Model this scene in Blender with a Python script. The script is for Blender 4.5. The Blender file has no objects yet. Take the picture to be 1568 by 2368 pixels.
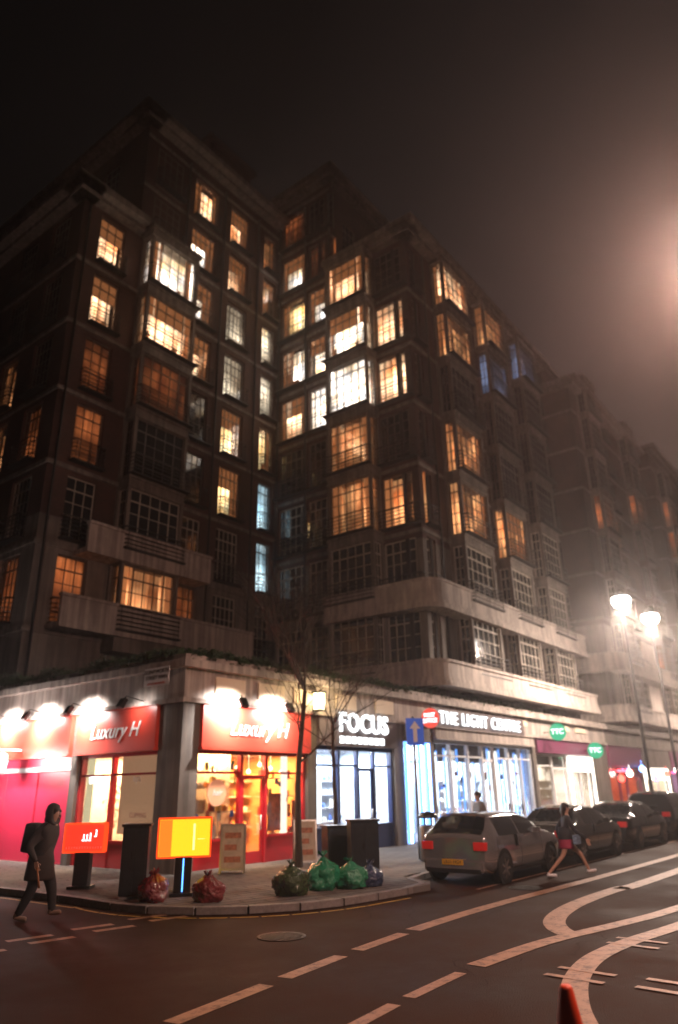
import bpy, bmesh, math, random
from mathutils import Matrix, Vector, noise
random.seed(7)
S = bpy.context.scene
C = S.collection
R = math.radians
PI = math.pi

# ------------------------------------------------------------------ camera
cd = bpy.data.cameras.new('camera'); cam = bpy.data.objects.new('camera', cd); C.objects.link(cam)
M = Matrix(((0.6125425, -0.27622707, -0.7406013), (-0.79027201, -0.23319502, -0.56664824), (-0.01618095, 0.93237261, -0.36113639)))
cam.matrix_world = Matrix.Translation((0, 0, 2.0)) @ M.to_4x4()
cd.sensor_fit = 'HORIZONTAL'; cd.sensor_width = 24.0; cd.lens = 24 * 1651.58 / 1568
cd.clip_start = 0.1; cd.clip_end = 900
cd.dof.use_dof = True; cd.dof.focus_distance = 9.0; cd.dof.aperture_fstop = 0.62
S.camera = cam

# ------------------------------------------------------------------ world: light polluted night cloud
w = bpy.data.worlds.new('World'); S.world = w; w.use_nodes = True
nt = w.node_tree; N = nt.nodes; LK = nt.links
bg = N['Background']; bg.inputs[1].default_value = 1.0
tc = N.new('ShaderNodeTexCoord')
dot = N.new('ShaderNodeVectorMath'); dot.operation = 'DOT_PRODUCT'
LK.new(tc.outputs['Generated'], dot.inputs[0]); dot.inputs[1].default_value = Vector((0.985, -0.16, 0.10)).normalized()
cr = N.new('ShaderNodeValToRGB'); LK.new(dot.outputs['Value'], cr.inputs[0])
e = cr.color_ramp.elements
e[0].position = 0.10; e[0].color = (0.0024, 0.0022, 0.0022, 1)
e[1].position = 1.0; e[1].color = (0.115, 0.070, 0.056, 1)
for p_, c_ in ((0.45, (0.0042, 0.0038, 0.0038, 1)), (0.62, (0.0120, 0.0105, 0.0102, 1)), (0.78, (0.032, 0.0245, 0.0225, 1)), (0.90, (0.066, 0.045, 0.039, 1))):
    k_ = e.new(p_); k_.color = c_
nz = N.new('ShaderNodeTexNoise'); nz.inputs['Scale'].default_value = 2.2; nz.inputs['Detail'].default_value = 5
LK.new(tc.outputs['Generated'], nz.inputs['Vector'])
mr = N.new('ShaderNodeMapRange'); LK.new(nz.outputs['Fac'], mr.inputs[0]); mr.inputs[3].default_value = 0.58; mr.inputs[4].default_value = 0.82
mx = N.new('ShaderNodeVectorMath'); mx.operation = 'SCALE'
LK.new(cr.outputs[0], mx.inputs[0]); LK.new(mr.outputs[0], mx.inputs['Scale']); LK.new(mx.outputs[0], bg.inputs[0])

S.view_settings.view_transform = 'Standard'; S.view_settings.look = 'None'
S.view_settings.exposure = 0.0; S.view_settings.gamma = 1.0; S.view_settings.use_curve_mapping = False
cy = S.cycles
cy.use_denoising = True; cy.max_bounces = 5; cy.diffuse_bounces = 2; cy.glossy_bounces = 2
cy.transmission_bounces = 3; cy.transparent_max_bounces = 8; cy.volume_bounces = 0
cy.sample_clamp_indirect = 4; cy.sample_clamp_direct = 0; cy.caustics_reflective = False; cy.caustics_refractive = False

# ------------------------------------------------------------------ materials
def mat(name, col, rough=0.7, metal=0.0, noise_amt=0.0, noise_scale=4.0, bump=0.0, spec=0.5, coat=0.0, emit=None, es=0.0):
    m = bpy.data.materials.new(name); m.use_nodes = True
    nt = m.node_tree; b = nt.nodes['Principled BSDF']
    b.inputs['Base Color'].default_value = (*col, 1); b.inputs['Roughness'].default_value = rough
    b.inputs['Metallic'].default_value = metal; b.inputs['Specular IOR Level'].default_value = spec
    b.inputs['Coat Weight'].default_value = coat
    if emit: b.inputs['Emission Color'].default_value = (*emit, 1); b.inputs['Emission Strength'].default_value = es
    if noise_amt or bump:
        t = nt.nodes.new('ShaderNodeTexCoord'); n = nt.nodes.new('ShaderNodeTexNoise')
        n.inputs['Scale'].default_value = noise_scale; n.inputs['Detail'].default_value = 8; n.inputs['Roughness'].default_value = 0.65
        nt.links.new(t.outputs['Object'], n.inputs['Vector'])
        if noise_amt:
            r = nt.nodes.new('ShaderNodeMapRange'); r.inputs[1].default_value = 0.3; r.inputs[2].default_value = 0.7
            r.inputs[3].default_value = 1 - noise_amt; r.inputs[4].default_value = 1 + noise_amt
            nt.links.new(n.outputs['Fac'], r.inputs[0])
            v = nt.nodes.new('ShaderNodeVectorMath'); v.operation = 'SCALE'; v.inputs[0].default_value = col
            nt.links.new(r.outputs[0], v.inputs['Scale']); nt.links.new(v.outputs[0], b.inputs['Base Color'])
        if bump:
            bp = nt.nodes.new('ShaderNodeBump'); bp.inputs['Strength'].default_value = bump; bp.inputs['Distance'].default_value = 0.03
            nt.links.new(n.outputs['Fac'], bp.inputs['Height']); nt.links.new(bp.outputs[0], b.inputs['Normal'])
    return m

def emis(name, col, s):
    m = bpy.data.materials.new(name); m.use_nodes = True; nt = m.node_tree; nt.nodes.remove(nt.nodes['Principled BSDF'])
    e = nt.nodes.new('ShaderNodeEmission'); e.inputs[0].default_value = (*col, 1); e.inputs[1].default_value = s
    nt.links.new(e.outputs[0], nt.nodes['Material Output'].inputs[0]); return m

def lit(name, dark, light, s):
    """a curtained or bare lit room: folds, a soft lamp patch, different on every window"""
    m = bpy.data.materials.new(name); m.use_nodes = True; nt = m.node_tree; nt.nodes.remove(nt.nodes['Principled BSDF'])
    L = nt.links.new; n = nt.nodes.new
    t = n('ShaderNodeTexCoord'); oi = n('ShaderNodeObjectInfo')
    mu = n('ShaderNodeMath'); mu.operation = 'MULTIPLY'; mu.inputs[1].default_value = 37.0; L(oi.outputs['Random'], mu.inputs[0])
    cx = n('ShaderNodeCombineXYZ')
    for i in range(3): L(mu.outputs[0], cx.inputs[i])
    ad = n('ShaderNodeVectorMath'); ad.operation = 'ADD'; L(t.outputs['Object'], ad.inputs[0]); L(cx.outputs[0], ad.inputs[1])
    nz = n('ShaderNodeTexNoise'); nz.inputs['Scale'].default_value = 0.95; nz.inputs['Detail'].default_value = 2.5; L(ad.outputs[0], nz.inputs['Vector'])
    sc = n('ShaderNodeVectorMath'); sc.operation = 'MULTIPLY'; sc.inputs[1].default_value = (9, 1, 0.3); L(ad.outputs[0], sc.inputs[0])
    n2 = n('ShaderNodeTexNoise'); n2.inputs['Scale'].default_value = 1.0; n2.inputs['Detail'].default_value = 2; L(sc.outputs[0], n2.inputs['Vector'])
    r = n('ShaderNodeMapRange'); r.inputs[1].default_value = 0.32; r.inputs[2].default_value = 0.68; L(nz.outputs['Fac'], r.inputs[0])
    mc = n('ShaderNodeMix'); mc.data_type = 'RGBA'; mc.inputs[6].default_value = (*dark, 1); mc.inputs[7].default_value = (*light, 1); L(r.outputs[0], mc.inputs[0])
    r2 = n('ShaderNodeMapRange'); r2.inputs[1].default_value = 0.35; r2.inputs[2].default_value = 0.65; r2.inputs[3].default_value = 0.45 * s; r2.inputs[4].default_value = 1.25 * s
    L(n2.outputs['Fac'], r2.inputs[0])
    cp = n('ShaderNodeCombineXYZ'); m1 = n('ShaderNodeMapRange'); m1.inputs[3].default_value = -.55; m1.inputs[4].default_value = .55; L(oi.outputs['Random'], m1.inputs[0]); L(m1.outputs[0], cp.inputs[0])
    m2 = n('ShaderNodeMath'); m2.operation = 'FRACT'; m3 = n('ShaderNodeMapRange'); m3.inputs[3].default_value = .6; m3.inputs[4].default_value = 2.3; L(mu.outputs[0], m2.inputs[0]); L(m2.outputs[0], m3.inputs[0]); L(m3.outputs[0], cp.inputs[2])
    cp.inputs[1].default_value = .4
    ds = n('ShaderNodeVectorMath'); ds.operation = 'DISTANCE'; L(t.outputs['Object'], ds.inputs[0]); L(cp.outputs[0], ds.inputs[1])
    hr = n('ShaderNodeMapRange'); hr.interpolation_type = 'SMOOTHERSTEP'; hr.inputs[1].default_value = 0; hr.inputs[2].default_value = 1.5; hr.inputs[3].default_value = 2.4; hr.inputs[4].default_value = .45; L(ds.outputs['Value'], hr.inputs[0])
    hm = n('ShaderNodeMath'); hm.operation = 'MULTIPLY'; L(hr.outputs[0], hm.inputs[0]); L(r2.outputs[0], hm.inputs[1])
    e = n('ShaderNodeEmission'); L(mc.outputs[2], e.inputs[0]); L(hm.outputs[0], e.inputs[1])
    L(e.outputs[0], nt.nodes['Material Output'].inputs[0]); return m

def glass(name, tint=(1, 1, 1), gloss=0.12):
    m = bpy.data.materials.new(name); m.use_nodes = True; nt = m.node_tree; nt.nodes.remove(nt.nodes['Principled BSDF'])
    a = nt.nodes.new('ShaderNodeBsdfTransparent'); a.inputs[0].default_value = (*tint, 1)
    g = nt.nodes.new('ShaderNodeBsdfGlossy'); g.inputs[1].default_value = 0.04
    lw = nt.nodes.new('ShaderNodeLayerWeight'); lw.inputs[0].default_value = 0.35
    r = nt.nodes.new('ShaderNodeMapRange'); r.inputs[3].default_value = gloss * 0.4; r.inputs[4].default_value = 0.6
    x = nt.nodes.new('ShaderNodeMixShader'); nt.links.new(lw.outputs['Fresnel'], r.inputs[0]); nt.links.new(r.outputs[0], x.inputs[0])
    nt.links.new(a.outputs[0], x.inputs[1]); nt.links.new(g.outputs[0], x.inputs[2]); nt.links.new(x.outputs[0], nt.nodes['Material Output'].inputs[0])
    return m

def brick(name, c1, c2, mortar, scale=1.0):
    m = bpy.data.materials.new(name); m.use_nodes = True; nt = m.node_tree; b = nt.nodes['Principled BSDF']; b.inputs['Roughness'].default_value = 0.9
    L = nt.links.new
    t = nt.nodes.new('ShaderNodeTexCoord'); mp = nt.nodes.new('ShaderNodeMapping'); mp.inputs['Rotation'].default_value = (R(90), 0, 0)
    L(t.outputs['Object'], mp.inputs[0])
    k = nt.nodes.new('ShaderNodeTexBrick'); k.inputs['Color1'].default_value = (*c1, 1); k.inputs['Color2'].default_value = (*c2, 1); k.inputs['Mortar'].default_value = (*mortar, 1)
    k.inputs['Scale'].default_value = 1.0; k.inputs['Brick Width'].default_value = 0.225 * scale; k.inputs['Row Height'].default_value = 0.075 * scale; k.inputs['Mortar Size'].default_value = 0.008 * scale
    L(mp.outputs[0], k.inputs['Vector'])
    n = nt.nodes.new('ShaderNodeTexNoise'); n.inputs['Scale'].default_value = 0.6; n.inputs['Detail'].default_value = 8; L(t.outputs['Object'], n.inputs['Vector'])
    r = nt.nodes.new('ShaderNodeMapRange'); r.inputs[1].default_value = .3; r.inputs[2].default_value = .7; r.inputs[3].default_value = .65; r.inputs[4].default_value = 1.2; L(n.outputs['Fac'], r.inputs[0])
    v = nt.nodes.new('ShaderNodeVectorMath'); v.operation = 'SCALE'; L(k.outputs['Color'], v.inputs[0]); L(r.outputs[0], v.inputs['Scale'])
    L(v.outputs[0], b.inputs['Base Color'])
    bp = nt.nodes.new('ShaderNodeBump'); bp.inputs['Strength'].default_value = .5; bp.inputs['Distance'].default_value = .01; L(k.outputs['Fac'], bp.inputs['Height']); bp.invert = True; L(bp.outputs[0], b.inputs['Normal'])
    return m

def streaked(name, col):
    """weathered stone: rain streaks and blocks"""
    m = mat(name, col, 0.8, noise_amt=0.22, noise_scale=1.3, bump=0.3)
    nt = m.node_tree; b = nt.nodes['Principled BSDF']; src = b.inputs['Base Color'].links[0].from_socket
    t = nt.nodes.new('ShaderNodeTexCoord'); mp = nt.nodes.new('ShaderNodeVectorMath'); mp.operation = 'MULTIPLY'; mp.inputs[1].default_value = (5, 5, 0.35)
    nt.links.new(t.outputs['Object'], mp.inputs[0])
    n = nt.nodes.new('ShaderNodeTexNoise'); n.inputs['Scale'].default_value = 1; n.inputs['Detail'].default_value = 4; nt.links.new(mp.outputs[0], n.inputs['Vector'])
    r = nt.nodes.new('ShaderNodeMapRange'); r.inputs[1].default_value = .4; r.inputs[2].default_value = .62; r.inputs[3].default_value = .62; r.inputs[4].default_value = 1.08; nt.links.new(n.outputs['Fac'], r.inputs[0])
    v = nt.nodes.new('ShaderNodeVectorMath'); v.operation = 'SCALE'; nt.links.new(src, v.inputs[0]); nt.links.new(r.outputs[0], v.inputs['Scale']); nt.links.new(v.outputs[0], b.inputs['Base Color'])
    return m

def asphalt():
    m = bpy.data.materials.new('asphalt'); m.use_nodes = True; nt = m.node_tree; b = nt.nodes['Principled BSDF']; L = nt.links.new
    t = nt.nodes.new('ShaderNodeTexCoord')
    n = nt.nodes.new('ShaderNodeTexNoise'); n.inputs['Scale'].default_value = 0.35; n.inputs['Detail'].default_value = 9; n.inputs['Roughness'].default_value = .7; L(t.outputs['Object'], n.inputs['Vector'])
    n2 = nt.nodes.new('ShaderNodeTexNoise'); n2.inputs['Scale'].default_value = 55; n2.inputs['Detail'].default_value = 3; L(t.outputs['Object'], n2.inputs['Vector'])
    cr = nt.nodes.new('ShaderNodeValToRGB'); cr.color_ramp.elements[0].position = .3; cr.color_ramp.elements[0].color = (.020, .0085, .005, 1); cr.color_ramp.elements[1].position = .7; cr.color_ramp.elements[1].color = (.042, .019, .0105, 1); L(n.outputs['Fac'], cr.inputs[0])
    L(cr.outputs[0], b.inputs['Base Color'])
    r = nt.nodes.new('ShaderNodeMapRange'); r.inputs[1].default_value = .35; r.inputs[2].default_value = .65; r.inputs[3].default_value = .62; r.inputs[4].default_value = .88; L(n.outputs['Fac'], r.inputs[0]); L(r.outputs[0], b.inputs['Roughness']); b.inputs['Specular IOR Level'].default_value = .08
    bp = nt.nodes.new('ShaderNodeBump'); bp.inputs['Strength'].default_value = .6; bp.inputs['Distance'].default_value = .012; L(n2.outputs['Fac'], bp.inputs['Height']); L(bp.outputs[0], b.inputs['Normal'])
    return m

def worn_paint():
    m = bpy.data.materials.new('worn_road_paint'); m.use_nodes = True; nt = m.node_tree; b = nt.nodes['Principled BSDF']; L = nt.links.new
    b.inputs['Roughness'].default_value = .6
    t = nt.nodes.new('ShaderNodeTexCoord'); n = nt.nodes.new('ShaderNodeTexNoise'); n.inputs['Scale'].default_value = 5; n.inputs['Detail'].default_value = 10; n.inputs['Roughness'].default_value = .8; L(t.outputs['Object'], n.inputs['Vector'])
    cr = nt.nodes.new('ShaderNodeValToRGB'); cr.color_ramp.elements[0].position = .36; cr.color_ramp.elements[0].color = (.07, .035, .02, 1); cr.color_ramp.elements[1].position = .52; cr.color_ramp.elements[1].color = (.34, .19, .115, 1); L(n.outputs['Fac'], cr.inputs[0]); L(cr.outputs[0], b.inputs['Base Color'])
    return m

MT = {}
MT['brick'] = brick('dark_red_brick', (.085, .036, .026), (.058, .028, .022), (.055, .042, .036))
MT['stone'] = streaked('weathered_stone', (.17, .145, .125))
MT['stone2'] = streaked('pale_faience', (.44, .38, .34))
MT['inner'] = mat('dark_room', (.02, .017, .015), .9)
MT['frame'] = mat('shaded_steel_frame', (.10, .085, .07), .5)  # dark copy of the frame, with backlight and shade put into the colour
MT['frame2'] = mat('lamplit_steel_frame', (.42, .37, .30), .5)  # pale copy for low unlit windows, street lamplight put into the colour
MT['iron'] = mat('black_iron', (.015, .015, .015), .45, .3)
MT['pane'] = glass('window_glass')
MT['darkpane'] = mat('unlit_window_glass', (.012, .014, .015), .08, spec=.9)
MT['netcurtain'] = mat('grey_net_curtain', (.07, .062, .055), .9, noise_amt=.4, noise_scale=5)
MT['drape'] = mat('lit_drape_cloth', (.30, .12, .05), .9, noise_amt=.4, noise_scale=3, emit=(.85, .30, .10), es=.55)
MT['roof'] = mat('lead_roof', (.05, .05, .055), .6, noise_amt=.3)
LITS = {
 'o': lit('orange_lit_curtain', (.50, .12, .03), (1.0, .46, .18), 1.6),
 'd': lit('dim_orange_room', (.20, .042, .012), (.60, .16, .045), .6),
 'w': lit('warm_lit_curtain', (.80, .27, .09), (1.0, .70, .42), 5.0),
 'y': lit('yellow_lit_room', (1.0, .42, .07), (1.0, .86, .48), 4.4),
 'W': lit('white_lit_room', (1.0, .66, .32), (1.0, .95, .93), 8.0),
 'c': lit('cream_blind', (.62, .46, .30), (.95, .80, .58), 2.6),
 'b': lit('cold_lit_bathroom', (.28, .50, .62), (.72, .93, 1.0), 3.6),
 'u': lit('bluish_dim_room', (.05, .07, .13), (.25, .33, .55), .7),
}
MT['asphalt'] = asphalt(); MT['paint'] = worn_paint()
MT['yellowpaint'] = mat('yellow_line_paint', (.45, .28, .03), .6, noise_amt=.4, noise_scale=8)
MT['kerb'] = mat('granite_kerb', (.20, .18, .17), .7, noise_amt=.3, noise_scale=9, bump=.3)
MT['paving'] = brick('paving_slabs', (.17, .15, .135), (.13, .117, .105), (.05, .045, .04), 3.4)
for nd in MT['paving'].node_tree.nodes:
    if nd.type == 'MAPPING': nd.inputs['Rotation'].default_value = (0, 0, R(14))
MT['red'] = mat('glossy_red_paint', (.52, .018, .03), .18, coat=.6)
MT['magenta'] = mat('crimson_panel', (.72, .03, .09), .4, coat=.2, noise_amt=.08, noise_scale=1)
MT['redsign'] = mat('red_fascia', (.58, .05, .03), .35)
MT['white'] = mat('white_enamel', (.8, .8, .8), .35)
MT['black'] = mat('black_paint', (.012, .012, .013), .3)
MT['navy'] = mat('navy_paint', (.02, .03, .10), .3)
MT['blue'] = mat('blue_enamel', (.02, .07, .42), .3)
MT['wood'] = mat('varnished_timber', (.34, .13, .045), .35, noise_amt=.3, noise_scale=3)
MT['cream'] = mat('cream_plaster', (.72, .60, .45), .7)
MT['pine'] = mat('orange_wall', (.72, .30, .09), .7, noise_amt=.2)
MT['coolwall'] = mat('pale_blue_wall', (.62, .72, .85), .6, noise_amt=.1)
MT['purple'] = mat('dark_plum_paint', (.16, .03, .08), .4)
MT['tube_w'] = emis('warm_tube', (1, .72, .42), 14)
MT['tube_c'] = emis('cool_tube', (.72, .88, 1), 14)
MT['ledw'] = emis('white_lightbox', (.86, .93, 1), 4.5)
MT['ledww'] = emis('warm_lightbox', (1, .92, .80), 4.0)
MT['ledb'] = emis('blue_led', (.10, .34, 1), 4.0)
MT['letter'] = emis('lit_letter', (.92, .97, 1), 3.2)
MT['yelbox'] = emis('yellow_lightbox', (1, .62, .02), 1.35)
MT['redbox'] = emis('red_lightbox', (1, .035, .015), 1.5)
MT['reddisc'] = emis('red_lit_disc', (.95, .10, .07), 1.1)
MT['greendisc'] = emis('green_lit_disc', (.05, .55, .28), 1.1)
MT['lamp'] = emis('street_lamp_globe', (1, .93, .86), 26)
MT['shopglass'] = glass('shop_glass')
MT['chalk'] = mat('cream_board', (.50, .42, .30), .5, noise_amt=.25, noise_scale=6)

# ------------------------------------------------------------------ helpers
def tag(o, label=None, cat=None, group=None, kind=None):
    if label: o['label'] = label
    if cat: o['category'] = cat
    if group: o['group'] = group
    if kind: o['kind'] = kind
    return o
def link(name, me, parent=None, loc=None, rot=None):
    o = bpy.data.objects.new(name, me); C.objects.link(o)
    if parent: o.parent = parent
    if loc is not None: o.location = loc
    if rot is not None: o.rotation_euler = rot
    return o
def empty(name, loc=(0, 0, 0), rz=0): 
    o = link(name, None, None, loc, (0, 0, rz)); o.empty_display_size = .2; return o
class B:
    def __init__(s): s.b = bmesh.new()
    def box(s, x0, x1, y0, y1, z0, z1, mi=0):
        v = [s.b.verts.new(p) for p in ((x0, y0, z0), (x1, y0, z0), (x1, y1, z0), (x0, y1, z0), (x0, y0, z1), (x1, y0, z1), (x1, y1, z1), (x0, y1, z1))]
        for f in ((0, 3, 2, 1), (4, 5, 6, 7), (0, 1, 5, 4), (1, 2, 6, 5), (2, 3, 7, 6), (3, 0, 4, 7)):
            s.b.faces.new([v[i] for i in f]).material_index = mi
        return s
    def quad(s, pts, mi=0):
        s.b.faces.new([s.b.verts.new(p) for p in pts]).material_index = mi; return s
    def tube(s, a, b, r0, r1=None, n=6, cap=True, mi=0):
        r1 = r0 if r1 is None else r1
        a = Vector(a); b = Vector(b); d = (b - a)
        if d.length < 1e-6: return s
        q = d.to_track_quat('Z', 'Y')
        A = [s.b.verts.new(a + q @ Vector((r0 * math.cos(2 * PI * i / n), r0 * math.sin(2 * PI * i / n), 0))) for i in range(n)]
        Bv = [s.b.verts.new(b + q @ Vector((r1 * math.cos(2 * PI * i / n), r1 * math.sin(2 * PI * i / n), 0))) for i in range(n)]
        for i in range(n):
            f = s.b.faces.new((A[i], A[(i + 1) % n], Bv[(i + 1) % n], Bv[i])); f.material_index = mi; f.smooth = True
        if cap:
            s.b.faces.new(A[::-1]).material_index = mi; s.b.faces.new(Bv).material_index = mi
        return s
    def lathe(s, prof, c=(0, 0, 0), n=16, mi=0, smooth=True):
        rings = [[s.b.verts.new((c[0] + r * math.cos(2 * PI * i / n), c[1] + r * math.sin(2 * PI * i / n), c[2] + z)) for i in range(n)] for r, z in prof]
        for A, D in zip(rings, rings[1:]):
            for i in range(n):
                f = s.b.faces.new((A[i], A[(i + 1) % n], D[(i + 1) % n], D[i])); f.smooth = smooth; f.material_index = mi
        s.b.faces.new(rings[0][::-1]).material_index = mi; s.b.faces.new(rings[-1]).material_index = mi
        return s
    def prism(s, poly, z0, z1, mi=0):
        a = [s.b.verts.new((x, y, z0)) for x, y in poly]; b = [s.b.verts.new((x, y, z1)) for x, y in poly]
        n = len(poly)
        for i in range(n): s.b.faces.new((a[i], a[(i + 1) % n], b[(i + 1) % n], b[i])).material_index = mi
        s.b.faces.new(a[::-1]).material_index = mi; s.b.faces.new(b).material_index = mi
        return s
    def mesh(s, name, mats, smooth=False, bevel=0):
        if bevel:
            bmesh.ops.bevel(s.b, geom=s.b.edges[:], offset=bevel, segments=2, affect='EDGES', profile=.6)
        me = bpy.data.meshes.new(name); s.b.normal_update(); s.b.to_mesh(me); s.b.free()
        for m in (mats if isinstance(mats, (list, tuple)) else [mats]): me.materials.append(m)
        if smooth:
            for p in me.polygons: p.use_smooth = True
        return me
def put(name, b, mats, parent=None, loc=None, rot=None, smooth=False, bevel=0):
    return link(name, b.mesh(name, mats, smooth, bevel), parent, loc, rot)
def lettering(name, body, size, m, parent, loc, rot, extrude=.02, align='CENTER', shear=0, bold=0, spacing=1.0):
    cu = bpy.data.curves.new(name, 'FONT'); cu.body = body; cu.size = size; cu.extrude = extrude; cu.align_x = align; cu.align_y = 'CENTER'
    cu.shear = shear; cu.offset = bold; cu.space_character = spacing; cu.resolution_u = 3
    t = bpy.data.objects.new('tmp', cu); C.objects.link(t)
    dg = bpy.context.evaluated_depsgraph_get(); me = bpy.data.meshes.new_from_object(t.evaluated_get(dg)); me.name = name
    bpy.data.objects.remove(t); me.materials.clear(); me.materials.append(m)
    return link(name, me, parent, loc, rot)
def pieces(name, boxes, m, parent=None, loc=None, rot=None):
    for q in boxes: put(name, B().box(*q), m, parent, loc, rot)
RS = 0.0; RL = -PI / 2            # rotation of faces that look to the street (-y) and to the side (-x)
def world(org, rot, u, d, z):
    c, s = math.cos(rot), math.sin(rot); return (org[0] + u * c - d * s, org[1] + u * s + d * c, z)

# ------------------------------------------------------------------ ground
g = B().quad([(-300, -300, 0), (500, -300, 0), (500, 400, 0), (-300, 400, 0)])
tag(put('road', g, MT['asphalt']), kind='structure')

# kerb line of the footway: down the side street, round the corner build-out, then back behind the parking bay
def arc(cx, cy, r, a0, a1, n):
    return [(cx + r * math.cos(R(a0 + (a1 - a0) * i / n)), cy + r * math.sin(R(a0 + (a1 - a0) * i / n))) for i in range(n + 1)]
kl = [(9.2, 120), (9.2, 60), (9.2, 30), (9.2, 18), (9.2, 13.2)] + arc(12.4, 12.2, 3.3, 162, 262, 12) + [(13.2, 8.80), (14.3, 8.72), (14.75, 9.0), (14.9, 9.5), (15.2, 10.0), (17, 10.12), (30, 10.12), (60, 10.12), (130, 10.12)]
pav = B().prism(kl + [(130, 120)], 0.004, .118)
tag(put('pavement', pav, MT['paving']), kind='structure')
kerb = empty('kerb'); tag(kerb, kind='structure')
def kerb_stones():
    # resample at 0.9 m
    pts = [Vector(p) for p in kl[1:-1]]; seg = []; cur = pts[0]; i = 1
    out = [cur.copy()]
    while i < len(pts):
        d = pts[i] - cur
        st = .9 if len(out) < 500 else 3
        if d.length < st: i += 1; continue
        cur = cur + d.normalized() * st; out.append(cur.copy())
    base = B().box(-.44, .44, -.075, .075, .004, .13).mesh('kerb_stone', MT['kerb'], bevel=.012)
    k = 0
    for a, b in zip(out, out[1:]):
        if a.x > 75 or a.y > 34: continue
        m = (a + b) / 2; ang = math.atan2(b.y - a.y, b.x - a.x)
        L_ = (b - a).length
        o = link('kerb_stone', base, kerb, (m.x, m.y, random.uniform(0, .006)), (0, 0, ang)); o.scale = (L_ / .9, 1, 1)
kerb_stones()

def paint_line(x0, y0, x1, y1, wd, name='road_marking', m=None, z=.005, parent=None):
    d = Vector((x1 - x0, y1 - y0)).normalized(); n = Vector((-d.y, d.x)) * wd / 2
    return put(name, B().quad([(x0 + n.x, y0 + n.y, z), (x0 - n.x, y0 - n.y, z), (x1 - n.x, y1 - n.y, z), (x1 + n.x, y1 + n.y, z)]), m or MT['paint'], parent)
rm = empty('road_markings'); tag(rm, kind='structure')
_sz = [.005]
def smooth(path, n=7):
    P = [Vector(p) for p in path]; P = [P[0] * 2 - P[1]] + P + [P[-1] * 2 - P[-2]]; out = []
    for i in range(1, len(P) - 2):
        a, b, c, d = P[i - 1:i + 3]
        for k in range(n):
            t = k / n; out.append(.5 * ((2 * b) + (c - a) * t + (2 * a - 5 * b + 4 * c - d) * t * t + (3 * b - a - 3 * c + d) * t ** 3))
    return out + [P[-2]]
def strip(path, wd, z=None):
    path = smooth(path)
    z = _sz[0]; _sz[0] += .001
    b = B(); P = [Vector(p) for p in path]; L_ = []; 
    for i, p in enumerate(P):
        d = (P[min(i + 1, len(P) - 1)] - P[max(i - 1, 0)]).normalized(); n = Vector((-d.y, d.x)) * wd / 2
        L_.append(((p.x + n.x, p.y + n.y, z), (p.x - n.x, p.y - n.y, z)))
    for a, c in zip(L_, L_[1:]): b.quad([a[0], a[1], c[1], c[0]])
    return put('painted_line', b, MT['paint'], rm)
# give-way dashes at the mouth of the side street
for k in range(5):
    for y0, sh in ((11.15, 0), (10.72, .1)):
        x0 = 4.3 + k * 1.08 + sh
        if x0 > 8.9: continue
        paint_line(x0, y0 + .012 * k, x0 + .66, y0 - .10, .17, 'painted_dash', parent=rm)
# centre dashes that turn into a solid line and an outlined painted island with a rounded nose
for a, b in (((3.2, 5.75), (4.5, 5.95)), ((5.25, 6.08), (6.75, 6.28)), ((7.1, 6.33), (8.35, 6.48)), ((8.75, 6.52), (10.05, 6.63))):
    paint_line(*a, *b, .20, 'painted_dash', parent=rm)
strip([(10.35, 6.66), (12, 6.72), (14, 6.70), (18, 6.55), (26, 6.4), (40, 6.3), (90, 6.2)], .26)
strip([(70, 5.05), (22, 5.35), (16.5, 5.55), (14.4, 5.55), (13.1, 5.42), (12.2, 5.2), (11.6, 4.9), (11.25, 4.6)], .34)
for a, b in (((3.9, 4.35), (5.0, 4.5)), ((5.4, 4.55), (6.9, 4.7)), ((7.2, 4.72), (8.4, 4.78))):
    paint_line(*a, *b, .15, 'painted_dash', parent=rm)
strip([(8.8, 4.80), (10.6, 4.66), (12.5, 4.25), (14.2, 3.95), (18, 3.6), (26, 3.3), (60, 3.0)], .26)
strip([(24, 2.75), (17, 3.05), (14.2, 3.3), (12.6, 3.5), (11.2, 3.72), (10.0, 3.78), (8.9, 3.6), (7.9, 3.25), (7.1, 2.85)], .28)
for x0 in (11.35, 10.95, 9.25, 8.85):
    for y0 in (4.05, 3.05, 2.05):
        paint_line(x0, y0 - .1, x0 - .05, y0 - .78, .10, 'painted_dash', z=.012, parent=rm)
put('painted_line', B().quad([(14.9, 8.0, .005), (14.9, 7.92, .005), (60, 7.86, .005), (60, 7.94, .005)]), MT['paint'], rm)
b_ = B(); P_ = [Vector(p) for p in kl[3:19]]
for i in range(len(P_) - 1):
    d = (P_[i + 1] - P_[i]).normalized(); n = Vector((d.y, -d.x)); a = P_[i] + n * .28; c = P_[i + 1] + n * .28
    b_.quad([(a.x, a.y, .005), (c.x, c.y, .005), (c.x + n.x * .07, c.y + n.y * .07, .005), (a.x + n.x * .07, a.y + n.y * .07, .005)])
put('yellow_line', b_, MT['yellowpaint'], rm)

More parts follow.
